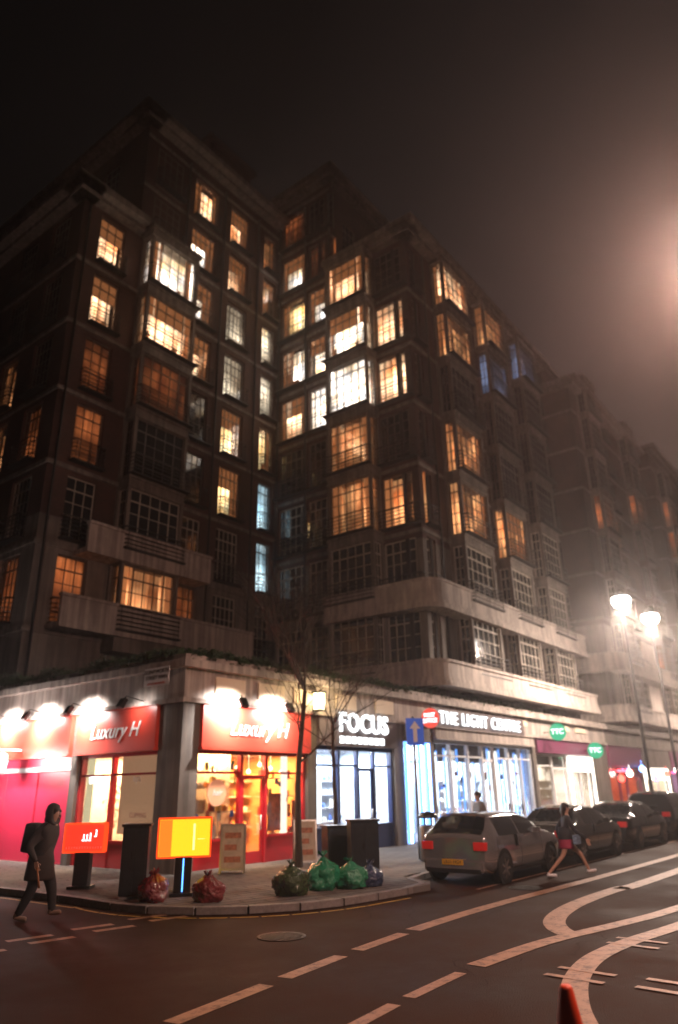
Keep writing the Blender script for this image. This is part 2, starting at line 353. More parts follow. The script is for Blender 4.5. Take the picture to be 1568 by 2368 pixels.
# repairs, covers and gullies
MT['patch'] = mat('newer_asphalt_patch', (.019, .0095, .006), .85, noise_amt=.35, noise_scale=30, bump=.5, spec=.06); MT['castiron'] = mat('worn_cast_iron', (.022, .016, .013), .6, .3, noise_amt=.4, noise_scale=20)
for k, (x_, y_, lb_) in enumerate(((8.9, 8.0, 'round worn iron manhole cover in the road before the kerb corner'), (5.9, 4.0, 'round worn iron manhole cover in the near lane'), (15.6, 7.2, 'round worn iron manhole cover close behind the walking woman'))):
    mh = empty('manhole_cover', (x_, y_, .003)); tag(mh, lb_, 'manhole cover')
    put('ring', B().lathe([(.36, 0), (.36, .006), (.33, .006)], n=28), MT['castiron'], mh); mb = B()
    for i in range(-4, 5):
        h_ = math.sqrt(max(0, .3 ** 2 - (i * .066) ** 2)); mb.box(i * .066 - .018, i * .066 + .018, -h_, h_, .006, .011)
    put('cover_grid', mb, MT['castiron'], mh)
ck_ = B()
for k in range(9):
    p = Vector((random.uniform(3, 14), random.uniform(3.5, 9))); d = Vector((random.uniform(-1, 1), random.uniform(-1, 1))).normalized()
    for i in range(26):
        d = (d + Vector((random.gauss(0, .45), random.gauss(0, .45)))).normalized(); q = p + d * .09; n = Vector((-d.y, d.x)) * random.uniform(.002, .007)
        ck_.quad([(p.x - n.x, p.y - n.y, .0038), (q.x - n.x, q.y - n.y, .0038), (q.x + n.x, q.y + n.y, .0038), (p.x + n.x, p.y + n.y, .0038)]); p = q
tag(put('road_cracks', ck_, MT['rimblack'] if 'rimblack' in MT else MT['patch']), kind='structure')
# ------------------------------------------------------------------ windows
_win = {}
def win_mesh(wd, h, nc, nr, fm):
    k = (wd, h, nc, nr, fm)
    if k in _win: return _win[k]
    b = B(); t = .055; b.box(-wd / 2, wd / 2, 0, .06, 0, t); b.box(-wd / 2, wd / 2, 0, .06, h - t, h)
    b.box(-wd / 2, -wd / 2 + t, .001, .061, t, h - t); b.box(wd / 2 - t, wd / 2, .001, .061, t, h - t)
    for i in range(1, nc):
        x = -wd / 2 + wd * i / nc; q = .030 if (nc > 3 and i in (1, nc - 1)) else .019
        b.box(x - q, x + q, .008, .045, t, h - t)
    for j in range(1, nr):
        z = h * j / nr; q = .03 if j == nr - 1 else .017
        b.box(-wd / 2 + t, wd / 2 - t, .012, .04, z - q, z + q)
    f = b.mesh('window', MT[fm])
    p = B().box(-wd / 2 + t, wd / 2 - t, .022, .030, t, h - t).mesh('pane', MT['pane'])
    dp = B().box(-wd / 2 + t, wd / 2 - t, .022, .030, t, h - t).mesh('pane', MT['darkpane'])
    c = B()
    n = max(6, int(wd * 9))
    for i in range(n):
        x0 = -wd / 2 + wd * i / n; x1 = -wd / 2 + wd * (i + 1) / n; y0 = .20 + (.03 if i % 2 else 0); y1 = .20 + (0 if i % 2 else .03)
        c.quad([(x0, y0, 0), (x1, y1, 0), (x1, y1, h), (x0, y0, h)])
    vs = [c.mesh('curtain', [LITS['o'], MT['drape']])]
    for var in range(4):
        c = B(); 
        c.quad([(-wd / 2, .50, 0), (wd / 2, .50, 0), (wd / 2, .50, h), (-wd / 2, .50, h)])          # lit back of the room
        def drape(a, b_, z0_, z1_, y, st=.055):
            q = max(2, int((b_ - a) / st)); 
            for i in range(q):
                x0 = a + (b_ - a) * i / q; x1 = a + (b_ - a) * (i + 1) / q; c.quad([(x0, y + (.025 if i % 2 else 0), z0_), (x1, y + (0 if i % 2 else .025), z0_), (x1, y + (0 if i % 2 else .025), z1_), (x0, y + (.025 if i % 2 else 0), z1_)], 1)
        if var in (0, 1, 3):
            drape(-wd / 2, -wd * (.28, .38, .20, .12)[var], 0, h, .18); drape(wd * (.30, .20, .2, .36)[var], wd / 2, 0, h, .18)
        if var in (1, 2): c.quad([(-wd / 2, .14, h * .62), (wd / 2, .14, h * .62), (wd / 2, .14, h), (-wd / 2, .14, h)], 1)
        if var in (0, 2): c.lathe([(.02, 0), (.02, .25), (.14, .26), (.09, .46)], c=(wd * .22, .32, .35), n=8, mi=1)
        if var == 3: c.box(-wd * .3, wd * .05, .3, .36, 0, h * .3, 1)
        vs.append(c.mesh('curtain', [LITS['o'], MT['drape']]))
    _win[k] = (f, p, dp, vs); return _win[k]
_rail = {}
def rail_mesh(wd):
    if wd in _rail: return _rail[wd]
    b = B(); d = .30; r = .10
    path = [(-wd / 2, 0), (-wd / 2, -d + r)] + [(-wd / 2 + r - r * math.cos(a), -d + r - r * math.sin(a)) for a in (R(30), R(60), R(90))] + [(wd / 2 - r + r * math.sin(a), -d + r - r * math.cos(a)) for a in (R(0), R(30), R(60), R(90))] + [(wd / 2, 0)]
    for z in (.16, .34, .52, .70, .90):
        q = .03 if z > .8 else .022
        for a, c in zip(path, path[1:]): b.tube((*a, z), (*c, z), q, n=4, cap=False)
    for x in (-wd / 2 + r, 0, wd / 2 - r): b.tube((x, -d, .0), (x, -d, .9), .014, n=4, cap=False)
    b.box(-wd / 2 - .03, wd / 2 + .03, -d - .04, 0, -.07, 0)
    _rail[wd] = b.mesh('balcony_railing', MT['iron']); return _rail[wd]
def window(par, org, rot, u, d, z, wd, h, nc, nr, code=None, rail=False, fm=None):
    """code None = unlit; u along the face, d = depth behind (positive) its line"""
    fm = fm or ('frame2' if (z < 13.5 and code is None) else 'frame')  # frame tone picked by backlight and height above the street lamps
    f, p, dp, c = win_mesh(wd, h, nc, nr, fm)
    o = link('window', f, par, world(org, rot, u, d, z), (0, 0, rot))
    link('pane', p if code else dp, o)
    if code:
        k = link('curtain', c[0] if code in 'bcud' else random.choice(c), o); k.material_slots[0].link = 'OBJECT'; k.material_slots[0].material = LITS[code]
    if rail: link('balcony_railing', rail_mesh(round(wd + .16, 2)), par, world(org, rot, u, d - .14, z + .05), (0, 0, rot))
    return o

def facade(par, org, rot, L, z0, z1, cols, zst, H=2.78, wallmat=('stone', 'brick'), band=3.38, z_first=None):
    """cols: list of dict(u,w,rows{zc:code},kind 'n' flush or 'bay', rail); wall with real openings, split stone below zst / brick above"""
    cols = sorted(cols, key=lambda c: c['u'])
    pieces = []
    edge = 0.0
    T = .36
    for c in cols:
        w2 = c['w'] / 2
        a, bb = c['u'] - w2, c['u'] + w2
        pieces.append((edge, a, z0, z1)); edge = bb
        if c.get('kind') == 'bay':
            pieces.append((a, bb, z0, z1)); continue
        zc = z0
        for zr in sorted(c['rows']):
            pieces.append((a, bb, zc, zr - H / 2)); zc = zr + H / 2
        pieces.append((a, bb, zc, z1))
    pieces.append((edge, L, z0, z1))
    lo, hi = B(), B(); nlo = nhi = 0
    for a, bb, p, q in pieces:
        if bb - a < .01 or q - p < .01: continue
        if p < zst: lo.box(a, bb, 0, T, p, min(q, zst)); nlo += 1
        if q > zst: hi.box(a, bb, 0, T, max(p, zst), q); nhi += 1
    if nlo: put('wall', lo, MT[wallmat[0]], par, (org[0], org[1], 0), (0, 0, rot))
    if nhi: put('wall', hi, MT[wallmat[1]], par, (org[0], org[1], 0), (0, 0, rot))
    put('room_lining', B().box(.05, L - .05, .75, .95, z0, z1 - .1), MT['inner'], par, (org[0], org[1], 0), (0, 0, rot))
    for c in cols:
        nc = 2 if c['w'] < .85 else (3 if c['w'] < 1.5 else 5)
        if c.get('kind') == 'bay':
            dp = .85; w2 = c['w'] / 2; bb = B(); top = max(c['rows']) + H / 2 + .45; bot = min(c['rows']) - H / 2 - .8
            zs = sorted(c['rows'])
            lev = bot
            for zr in zs:
                bb.box(-w2, w2, -dp, -.002, lev, zr - H / 2); lev = zr + H / 2
            bb.box(-w2, w2, -dp, -.002, lev, top)
            for zr in zs:
                for sx in (-1, 1):
                    x0, x1 = sorted((sx * w2, sx * (w2 - .16))); bb.box(x0 + .001, x1 - .001, -dp + .001, -dp + .16, zr - H / 2, zr + H / 2)
                    bb.box(x0 + .001, x1 - .001, -.14, -.003, zr - H / 2, zr + H / 2)
                bb.box(-w2 + .2, w2 - .2, -.12, -.004, zr - H / 2, zr + H / 2, 1)
                bb.box(-w2 - .05, w2 + .05, -dp - .06, -.003, zr - H / 2 - .14, zr - H / 2 - .02)
                bb.box(-w2 - .04, w2 + .04, -dp - .05, -.003, zr + H / 2 + .03, zr + H / 2 + .12)
            bb.box(-w2 - .1, w2 + .1, -dp - .12, -.003, top, top + .16)
            put('bay', bb, [MT['stone' if c.get('stone', True) else 'brick'], MT['inner']], par, world(org, rot, c['u'], 0, 0), (0, 0, rot))
            for zr, code in c['rows'].items():
                window(par, org, rot, c['u'], -dp + .08, zr - H / 2, c['w'] - .34, H, 5 if c['w'] > 2 else 3, 5, code, False)
                link('balcony_railing', rail_mesh(round(c['w'] + .1, 2)), par, world(org, rot, c['u'], -dp + .02, zr - H / 2 + .04), (0, 0, rot))
                # side lights of the bay
                o1 = world(org, rot, c['u'] - w2, -.15, 0)
                window(par, (o1[0], o1[1]), rot - PI / 2, .27, .08, zr - H / 2, .52, H, 2, 5, code)
                o2 = world(org, rot, c['u'] + w2, -dp + .15, 0)
                window(par, (o2[0], o2[1]), rot + PI / 2, .27, .08, zr - H / 2, .52, H, 2, 5, code)
        else:
            for zr, code in c['rows'].items():
                window(par, org, rot, c['u'], .12, zr - H / 2, c['w'], H, nc, 5, code, c.get('rail', True) and zr > 8)
    # string courses
    if z_first is not None:
        z = z_first
        while z < z1 - .3:
            put('string_course', B().box(-.03, L + .03, -.07, -.002, z - .09, z + .09), MT['stone'], par, (org[0], org[1], 0), (0, 0, rot)); z += band
def cornice(par, org, rot, L, z, out=.75, th=.32, ext0=0., ext1=0.):
    b = B(); b.box(-ext0, L + ext1, -out, .5, z, z + th); b.box(-ext0 * .6, L + ext1 * .6, -out * .55, .5, z - .22, z - .003); b.box(-ext0 * .98, L + ext1 * .98, -out * .96, .5, z + th + .003, z + th + .1)
    put('cornice', b, MT['stone'], par, (org[0], org[1], 0), (0, 0, rot))
def roof(par, x0, x1, y0, y1, z): put('roof', B().box(x0, x1, y0, y1, z - .2, z), MT['roof'], par)

# ------------------------------------------------------------------ corner mansion block
PX, PY, PH = 12.82, 15.07, 5.45
blk = empty('mansion_block', (PX, PY, 0)); tag(blk, 'tall dark brick mansion block on the street corner with many lit windows above the shops', 'building')
BO = Matrix.Translation((-PX, -PY, 0))
class Rel:   # parts are given in world metres; keep the thing's origin at the corner
    pass
def rebase(root):
    for ch in root.children:
        ch.matrix_parent_inverse = Matrix.Translation((-root.location.x, -root.location.y, -root.location.z))

rw1 = [9.35 + 3.38 * k for k in range(8)]
rw2 = [8.0 + 3.35 * k for k in range(9)]
def rows(lst, **lit_): return {z: lit_.get('r%d' % i) for i, z in enumerate(lst)}
# -- wing 1, street face y = 24.85
o1 = (13.4, 24.85)
zt1 = 28.1
facade(blk, o1, RS, 3.05, 3.0, zt1, [dict(u=1.65, w=1.35, rows=rows(rw1[:6], r0='d', r2='d', r3='d', r4='w', r5='w'))], 12.2, z_first=7.66, band=3.38)
cornice(blk, o1, RS, 3.05, zt1, .9, ext0=.9)
facade(blk, (16.45, 24.85), RS, 10.25, 3.0, 35.6, [
    dict(u=1.75, w=3.0, kind='bay', rows=rows(rw1[:6], r0='o', r3='d', r4='w', r5='W')),
    dict(u=4.2, w=1.75, rows=rows(rw1, r0='d', r4='w', r5='W', r6='W', r7='w')),
    dict(u=6.85, w=1.5, rows=rows(rw1, r2='y', r3='y', r4='c', r5='c', r6='w', r7='w')),
    dict(u=9.45, w=1.05, rows=rows(rw1, r1='b', r2='b', r3='y', r4='c', r5='c', r6='o', r7='o')),
], 12.2, z_first=7.66, band=3.38)
for i in (6, 7): window(blk, (16.45, 24.85), RS, 1.55, -.02, rw1[i] - 1.3, 1.7, 2.6, 4, 5, 'W' if i == 6 else 'w', True)
cornice(blk, (16.45, 24.85), RS, 10.25, 35.6, .9, ext0=.9)
# -- wing 1, side street faces
sl = [dict(u=36 - y_, w=1.5, rows=rows(rw1[:6], **l_)) for y_, l_ in ((26.6, dict(r2='d', r0='d')), (29.4, dict(r3='o', r2='o')), (33, {}), (36.5 - .5, {}))]
for c_ in sl: c_['u'] = 60 - (36 - c_['u'])
sl += [dict(u=60 - y_, w=1.5, rows=rows(rw1[:6], **l_)) for y_, l_ in ((40, dict(r1='d')), (44, {}), (48, dict(r4='d')), (52, {}), (56, {}))]
facade(blk, (13.4, 60), RL, 60 - 24.85, 3.0, zt1, sl, 12.2, z_first=7.66, band=3.38)
cornice(blk, (13.4, 60), RL, 60 - 24.85, zt1, .9, ext1=.9)
facade(blk, (16.45, 60), RL, 60 - 24.85, zt1, 35.6, [dict(u=60 - y_, w=1.4, rows={rw1[6]: None, rw1[7]: None}) for y_ in (28, 32, 38, 45, 52)], 0, wallmat=('brick', 'brick'))
cornice(blk, (16.45, 60), RL, 60 - 24.85, 35.6, .9, ext1=.9)
roof(blk, 13.45, 16.5, 24.9, 60, zt1 + .2); roof(blk, 16.5, 27, 24.9, 60, 35.8)
put('lift_house', B().box(22.6, 26.2, 27.2, 31, 35.8, 41.3).box(22.3, 26.5, 26.9, 31.3, 41.3, 41.65), MT['brick'], blk)
# -- wing 2 side face x = 26.7
A_T, B_T = 30.0, 37.2
yb = 20.8
f_rows_hi = rw2
facade(blk, (26.7, 24.85), RL, 24.85 - yb, 3.0, B_T, [
    dict(u=24.85 - 23.6, w=1.95, rows=rows(rw2, r2=None, r4='w', r5='W', r6='y', r7='W', r8='d')),
    dict(u=24.85 - 21.5, w=1.85, rows=rows(rw2, r3=None, r4='W', r5='W', r6='W', r7='d'))], 12.6, z_first=6.3, band=3.35)
facade(blk, (26.7, yb), RL, yb - 15.67, 3.0, A_T, [
    dict(u=yb - 19.15, w=2.7, kind='bay', rows=rows(rw2[:7], r2='o', r3='o', r4='W', r5='W', r6='w')),
    dict(u=yb - 16.75, w=2.1, rows=rows(rw2[:7], r2='o', r4='w', r5='w'))], 12.6, z_first=6.3, band=3.35)
window(blk, (26.7, 24.85), RL, 24.85 - 22.62, -.04, 14.75 - .85, .7, 1.7, 2, 4, 'b')
cornice(blk, (26.7, yb), RL, yb - 15.67, A_T, .8, ext1=.8)
cornice(blk, (26.7, 24.85), RL, 24.85 - yb, B_T, .8, ext1=.8)
# -- wing 2 street face
facade(blk, (26.7, 15.67), RS, 17.3, 3.0, A_T, [
    dict(u=.75, w=.8, rows=rows(rw2[:7], r2='o', r4='o', r5='o')),
    dict(u=4.0, w=3.0, kind='bay', rows=rows(rw2[:7], r2='o', r3='o', r5='o', r6='w')),
    dict(u=8.9, w=2.8, kind='bay', rows=rows(rw2[:7], r2='o', r5='u', r6='o')),
    dict(u=13.8, w=2.8, kind='bay', rows=rows(rw2[:7], r6='u')),
    dict(u=16.4, w=.9, rows=rows(rw2[:7]))], 12.6, z_first=6.3, band=3.35)
cornice(blk, (26.7, 15.67), RS, 17.3, A_T, 1.0, ext0=.8, ext1=.4)
facade(blk, (26.7, yb), RS, 17.3, A_T, B_T, [dict(u=2 + 3 * k, w=1.3, rows={33.6: ('o' if k == 2 else None)}) for k in range(5)], 0, wallmat=('brick', 'brick'))
cornice(blk, (26.7, yb), RS, 17.3, B_T, .8, ext0=.8, ext1=.4)
# right hand end of wing 2 and the court behind it
facade(blk, (44.0, 15.67), PI / 2, 9.2, 3.0, A_T, [], 12.6)
roof(blk, 26.75, 44, 15.7, yb + .1, A_T + .25); roof(blk, 26.75, 44, yb, 60, B_T + .2)
facade(blk, (44.0, 24.85), RS, 7.0, 3.0, 30, [dict(u=1.8 + 3.2 * k, w=1.3, rows=rows(rw2[:7])) for k in range(2)], 12.6, z_first=6.3, band=3.35)
# rooftop railing with small garden lights
rr = B()
for z in (A_T + .75, A_T + 1.15, A_T + 1.5): rr.tube((27, 15.3, z), (43.6, 15.3, z), .025, n=4)
for k in range(12): rr.tube((27 + 1.5 * k, 15.3, A_T + .4), (27 + 1.5 * k, 15.3, A_T + 1.5), .02, n=4)
put('roof_railing', rr, MT['iron'], blk)
for x_, s_ in ((27.6, .16), (30.1, .18), (33.6, .15)):
    put('roof_light', B().lathe([(.03, -.35), (.03, -.12), (s_ * .6, -.1), (s_, 0.05), (s_ * .6, .2), (.02, .25)], n=8), [emis('roof_garden_light', (1, .72, .42), 4)], blk, (x_, 15.2, A_T + .95))
# stone balconies wrapping the corner of wing 2 on the lower floors
def stone_balcony(par, x0, y0, L1, L2, z, out=1.0, h=.95, name='stone_balcony'):
    """plan: runs L1 along the side face (x=x0, away from the street) and L2 along the street face (y=y0), rounded at the corner"""
    r = .9
    outer = [(x0 - out, y0 + L1), (x0 - out, y0 - out + r)] + [(x0 - out + r - r * math.cos(a), y0 - out + r - r * math.sin(a)) for a in (R(15), R(30), R(45), R(60), R(75))] + [(x0 - out + r, y0 - out), (x0 + L2, y0 - out)]
    b = B()
    def band(o, z0, z1, t=.16):
        P = [Vector(p) for p in outer]; V = []
        for i, p in enumerate(P):
            d = (P[min(i + 1, len(P) - 1)] - P[max(i - 1, 0)]).normalized(); n = Vector((-d.y, d.x))
            V.append((p - n * o, p + n * (t)))
        for (a, c), (a2, c2) in zip(V, V[1:]):
            b.quad([(*a, z0), (*a2, z0), (*a2, z1), (*a, z1)]); b.quad([(*c2, z0), (*c, z0), (*c, z1), (*c2, z1)])
            b.quad([(*a, z1), (*a2, z1), (*c2, z1), (*c, z1)]); b.quad([(*a2, z0), (*a, z0), (*c, z0), (*c2, z0)])
        for (a, c) in (V[0], V[-1]): b.quad([(*a, z0), (*c, z0), (*c, z1), (*a, z1)])
    band(0, z, z + h); band(.07, z + h, z + h + .12, .2); band(.05, z - .02, z + .14); band(.10, z - .22, z - .02, .5)
    b.prism(outer + [(x0 + L2, y0 - .01), (x0 - .01, y0 - .01), (x0 - .01, y0 + L1)], z - .14, z - .001)
    put(name, b, MT['stone2'], par)
stone_balcony(blk, 26.7, 15.67, 5.0, 17.0, 9.35)
stone_balcony(blk, 26.7, 15.67, 8.6, 17.2, 6.05, out=1.15, h=.75)
def court_balcony(par, x0, x1, y, z):
    b = B(); b.box(x0, x1, y - 1.0, y - .003, z - .2, z); b.box(x0, x1, y - 1.0, y - .85, z + .002, z + .95); b.box(x0 - .04, x1 + .04, y - 1.07, y - .8, z + .955, z + 1.07)
    put('stone_balcony', b, MT['stone2'], par)
court_balcony(blk, 14.2, 24.3, 24.85, 7.9 + .02)
court_balcony(blk, 15.0, 21.4, 24.85, 11.0)

# -- podium above the shops
pod = B()
def ring(b, o, z0, z1, x1=118, depth=.5):
    b.box(PX - o, x1, PY - o, PY + depth, z0, z1); b.box(PX - o, PX + depth, PY + depth + .002, 60, z0, z1)
pod_o = B()
ring(pod_o, .0, 4.32, 5.10, 46); ring(pod_o, .10, 4.20, 4.318, 46, .4); ring(pod_o, .22, 5.102, 5.30, 46, .45); ring(pod_o, .14, 5.302, 5.45, 46, .45)
put('podium_cornice', pod_o, MT['stone2'], blk)
put('podium_roof', B().box(PX + .3, 46, PY + .3, 60, 5.0, 5.12), MT['roof'], blk)
for x_ in (13.9, 15.6, 17.2, 19.3, 21.6): pieces('stone_panel', [(x_, x_ + 1.15, PY - .045, PY - .003, 4.48, 4.96)], MT['cream'], blk)
for x_ in (27.2, 30.2, 33.0, 38.5, 41): pieces('stone_panel', [(x_, x_ + 1.6, PY - .045, PY - .003, 4.70, 4.98)], MT['cream'], blk)
for a_, c_ in ((PX, 13.42), (17.9, 18.32), (22.75, 23.35), (25.1, 25.55), (34.95, 35.35), (43.6, 45.9)): pieces('pier', [(a_, c_, PY + .001, PY + .6, .118, 4.2)], MT['stone'], blk)
pieces('pier', [(PX + .001, PX + .6, PY + .602, 16.0, .118, 4.2), (PX + .001, PX + .6, 19.62, 19.92, .118, 4.2), (PX + .001, PX + .6, 27.2, 27.5, .118, 4.2), (PX + .001, PX + .6, 28.2, 60, .118, 4.2)], MT['stone'], blk)
rebase(blk)

# (pipes and lead gutters on the dark wings)
for (x_, y_, za, zb_) in ((19.3, 24.78, 5, 35), (22.0, 24.78, 5, 35), (24.8, 24.78, 5, 35), (26.55, 24.6, 5, 36), (26.6, 20.75, 5, 36), (28.35, 15.6, 6, 29.6), (33.3, 15.6, 6, 29.6), (38.3, 15.6, 6, 29.6), (13.7, 24.78, 5, 28), (26.6, 22.6, 5, 36)):
    q = put('downpipe', B().tube((x_ - blk.location.x, y_ - blk.location.y, za), (x_ - blk.location.x, y_ - blk.location.y, zb_), .06, n=6), MT['iron'], blk)
# hedge along the podium edge
def leaves(name, pts, n, size, m, label, cat):
    b = B()
    for _ in range(n):
        a, c = random.choice(pts); t = random.random(); p = Vector(a).lerp(Vector(c), t)
        hh = .28 + .28 * noise.noise(Vector((p.x * .8, p.y * .8, 3)))
        if hh < .18 and random.random() < .8: continue
        p += Vector((random.gauss(0, .16), random.gauss(0, .13), random.random() * hh - .12 * random.random()))
        d1 = Vector((random.uniform(-1, 1), random.uniform(-1, 1), random.uniform(-1, 1))).normalized(); d2 = d1.orthogonal().normalized(); s_ = size * random.uniform(.6, 1.3)
        b.quad([p - d1 * s_, p + d2 * s_ * .45, p + d1 * s_, p - d2 * s_ * .45])
    o = put(name, b, m); tag(o, label, cat, kind='stuff'); return o
MT['leaf'] = mat('dark_hedge_leaf', (.030, .062, .022), .6, noise_amt=.4, noise_scale=3)
leaves('ivy', [((12.9, 15.1, 5.42), (24, 15.1, 5.42))] * 4 + [((12.9, 15.1, 5.42), (12.9, 26, 5.42))] * 3 + [((24, 15.1, 5.42), (40, 15.1, 5.42))], 9000, .085, MT['leaf'], 'dark green trailing ivy growing along the ledge above the shops', 'ivy')

# ------------------------------------------------------------------ further mansion blocks down the street
def far_block(x0, x1, zt, lits, label, deep, setz):
    k = empty('mansion_block', (x0, 15.67, 0)); tag(k, label, 'building')
    rws = rw2[:8]
    facade(k, (x0, 24.85), RL, 9.18, 3.0, zt, [dict(u=2.2, w=1.3, rows=rows(rws)), dict(u=6.2, w=1.5, rows=rows(rws))], 12.6, z_first=6.3, band=3.35)
    n = int((x1 - x0) // 4.6); cols = []
    for i in range(n):
        u = 2.9 + i * (x1 - x0 - 3) / max(1, n - .35)
        r_ = rows(rws)
        for (ii, rr_), code in lits.items():
            if ii == i: r_[rws[rr_]] = code
        cols.append(dict(u=u, w=2.7 if i % 2 == 0 else 1.4, kind='bay' if i % 2 == 0 else 'n', rows=r_))
    facade(k, (x0, 15.67), RS, x1 - x0, 3.0, zt, cols, 12.6, z_first=6.3, band=3.35, wallmat=('stone2', 'brick'))
    cornice(k, (x0, 15.67), RS, x1 - x0, zt, 1.0, ext0=.8, ext1=.6); cornice(k, (x0, 24.85), RL, 9.18, zt, .8, ext1=.8)
    facade(k, (x0 + 2.5, 18.5), RS, x1 - x0 - 3, zt, setz, [dict(u=2 + 3.4 * q, w=1.5, rows={zt + 1.7: None}) for q in range(int((x1 - x0 - 4) / 3.4))], 0, wallmat=('brick', 'brick'))
    cornice(k, (x0 + 2.5, 18.5), RS, x1 - x0 - 3, setz, .6, ext0=.5, ext1=.5)
    put('roof', B().box(x0 + .1, x1, 15.7, 40, zt - .1, zt + .1).box(x0 + 2.6, x1 - .5, 18.6, 38, setz - .1, setz + .1), MT['roof'], k)
    stone_balcony(k, x0, 15.67, 4, x1 - x0 - .5, 9.35); stone_balcony(k, x0, 15.67, 6, x1 - x0 - .5, 6.05, out=1.1, h=.75)
    put('chimney', B().box(x0 + 5, x0 + 8.5, 24, 26, zt, zt + 8).box(x0 + 4.8, x0 + 8.7, 23.8, 26.2, zt + 8, zt + 8.3), MT['brick'], k)
    facade(k, (x1, 24.85), RS, 6.6, 3.0, zt - 1, [dict(u=1.7 + 3.2 * q, w=1.3, rows=rows(rws)) for q in range(2)], 12.6)
    # podium
    px0 = max(x0 - 5.0, 46.003); pb = B(); px1 = x1 + (6.6 if x1 < 100 else 0)
    for o, z0, z1_, d in ((0, 4.32, 5.10, .5), (.10, 4.20, 4.318, .4), (.22, 5.102, 5.30, .45), (.14, 5.302, 5.45, .45)): pb.box(px0, px1 - .01, PY - o, PY + d, z0, z1_)
    pb.box(px0, px1 - .01, PY + .51, 25, 4.9, 5.05)
    put('podium_cornice', pb, MT['stone'], k)
    rebase(k); return k
far_block(51, 68, 32.0, {(0, 4): 'd', (1, 4): 'o', (1, 3): 'd', (2, 1): 'd', (2, 4): None, (2, 5): 'd'}, 'second dark brick mansion block further down the street past the open court', 9, 36)
far_block(74.6, 91, 35.0, {(0, 5): 'd', (0, 2): 'w', (0, 6): 'd', (1, 2): 'y', (0, 1): 'y', (1, 1): 'w'}, 'third mansion block down the street with warm lit lower windows behind the far street lamp', 9, 39)
far_block(97.6, 116, 36.0, {(0, 1): 'w', (1, 4): 'd', (2, 2): 'o'}, 'farthest mansion block down the street at the picture edge', 9, 40)

# ------------------------------------------------------------------ shops
def area(parent, loc, rot, sx, sy, power, col):
    l = bpy.data.lights.new('lamp_light', 'AREA'); l.shape = 'RECTANGLE'; l.size = sx; l.size_y = sy; l.energy = power; l.color = col
    o = bpy.data.objects.new('lamp_light', l); C.objects.link(o); o.parent = parent; o.location = loc; o.rotation_euler = rot; return o
def shop(x0, x1, rot, label, framem, wallm, power, lcol, tube, splits, door=None, riser=.55, ztop=3.05, depth=2.6, shelves=True, floorm=None, risem=None, org=None):
    """local frame: u from 0 to W along the face, y inward. splits = mullion positions; door = index of bay that is a door"""
    W = x1 - x0
    if rot == RS: loc = (x0, PY, 0)
    else: loc = (PX, x1, 0)
    t = empty('shopfront', loc, rot); tag(t, label, 'shop')
    e = [0] + splits + [W]
    for i in range(len(e) - 1):
        if i == door: continue
        put('stall_riser', B().box(e[i] + .05, e[i + 1] - .05, .16, .34, .118, riser), risem or framem, t)
    f = B()
    for q in e: 
        a = min(max(q - .05, 0), W - .1); f.box(a, a + .1, .12, .28, .118, ztop)
    f.box(.1, W - .1, .121, .279, ztop - .12, ztop); 
    for i in range(len(e) - 1):
        if i != door:
            f.box(e[i] + .05, e[i + 1] - .05, .10, .30, riser + .002, riser + .07)
            f.box(e[i] + .05, e[i + 1] - .05, .14, .26, ztop - .62, ztop - .56)
    put('shop_frame', f, framem, t)
    for i in range(len(e) - 1):
        if i == door:
            d = put('door', B().box(e[i] + .06, e[i] + .14, .17, .23, .13, ztop - .65).box(e[i + 1] - .14, e[i + 1] - .06, .17, .23, .13, ztop - .65).box(e[i] + .14, e[i + 1] - .14, .171, .229, .13, .42).box(e[i] + .14, e[i + 1] - .14, .171, .229, ztop - .76, ztop - .65), framem, t)
            put('pane', B().box(e[i] + .14, e[i + 1] - .14, .195, .205, .42, ztop - .76), MT['shopglass'], d)
            put('handle', B().tube((e[i + 1] - .2, .12, .95), (e[i + 1] - .2, .12, 1.35), .015).tube((e[i + 1] - .2, .12, 1.0), (e[i + 1] - .11, .17, 1.0), .01).tube((e[i + 1] - .2, .12, 1.3), (e[i + 1] - .11, .17, 1.3), .01), MT['white'], d)
            put('pane', B().box(e[i] + .06, e[i + 1] - .06, .195, .205, ztop - .63, ztop - .13), MT['shopglass'], t)
        else:
            put('pane', B().box(e[i] + .05, e[i + 1] - .05, .195, .205, riser + .07, ztop - .12), MT['shopglass'], t)
    b = B(); zc_ = ztop + .07; b.box(.02, W - .02, depth, depth + .1, .118, zc_); b.box(.0, .02, .36, depth, .118, zc_); b.box(W - .02, W, .36, depth, .118, zc_); b.box(.02, W - .02, .3, depth, zc_ + .001, zc_ + .15)
    put('interior_wall', b, wallm, t)
    put('shop_floor', B().box(.02, W - .02, .2, depth, .119, .126), floorm or MT['wood'], t)
    n = max(1, int(W / 1.6))
    for k in range(n):
        u = W * (k + .5) / n
        put('ceiling_light', B().box(u - .6, u + .6, .7, .8, ztop - .02, ztop + .04), tube, t)
    area(t, (W / 2, depth * .5, ztop - .06), (0, 0, 0), W * .8, depth * .6, power, lcol)
    if shelves:
        for z in (.9, 1.35, 1.8, 2.25):
            put('shelf', B().box(.1, W - .1, depth - .32, depth - .01, z, z + .03), MT['cream'] if wallm != MT['coolwall'] else MT['white'], t)
    return t
def fascia(t, W, m, z0=3.08, z1=4.18, out=.12):
    return put('fascia', B().box(0, W, -out, .25, z0, z1).box(-.02, W + .02, -out - .06, .25, z0 - .06, z0 - .002).box(-.02, W + .02, -out - .08, .25, z1 + .002, z1 + .018), m, t)

MT['signstone'] = mat('mauve_grey_signboard', (.13, .10, .10), .5, noise_amt=.2, noise_scale=2)
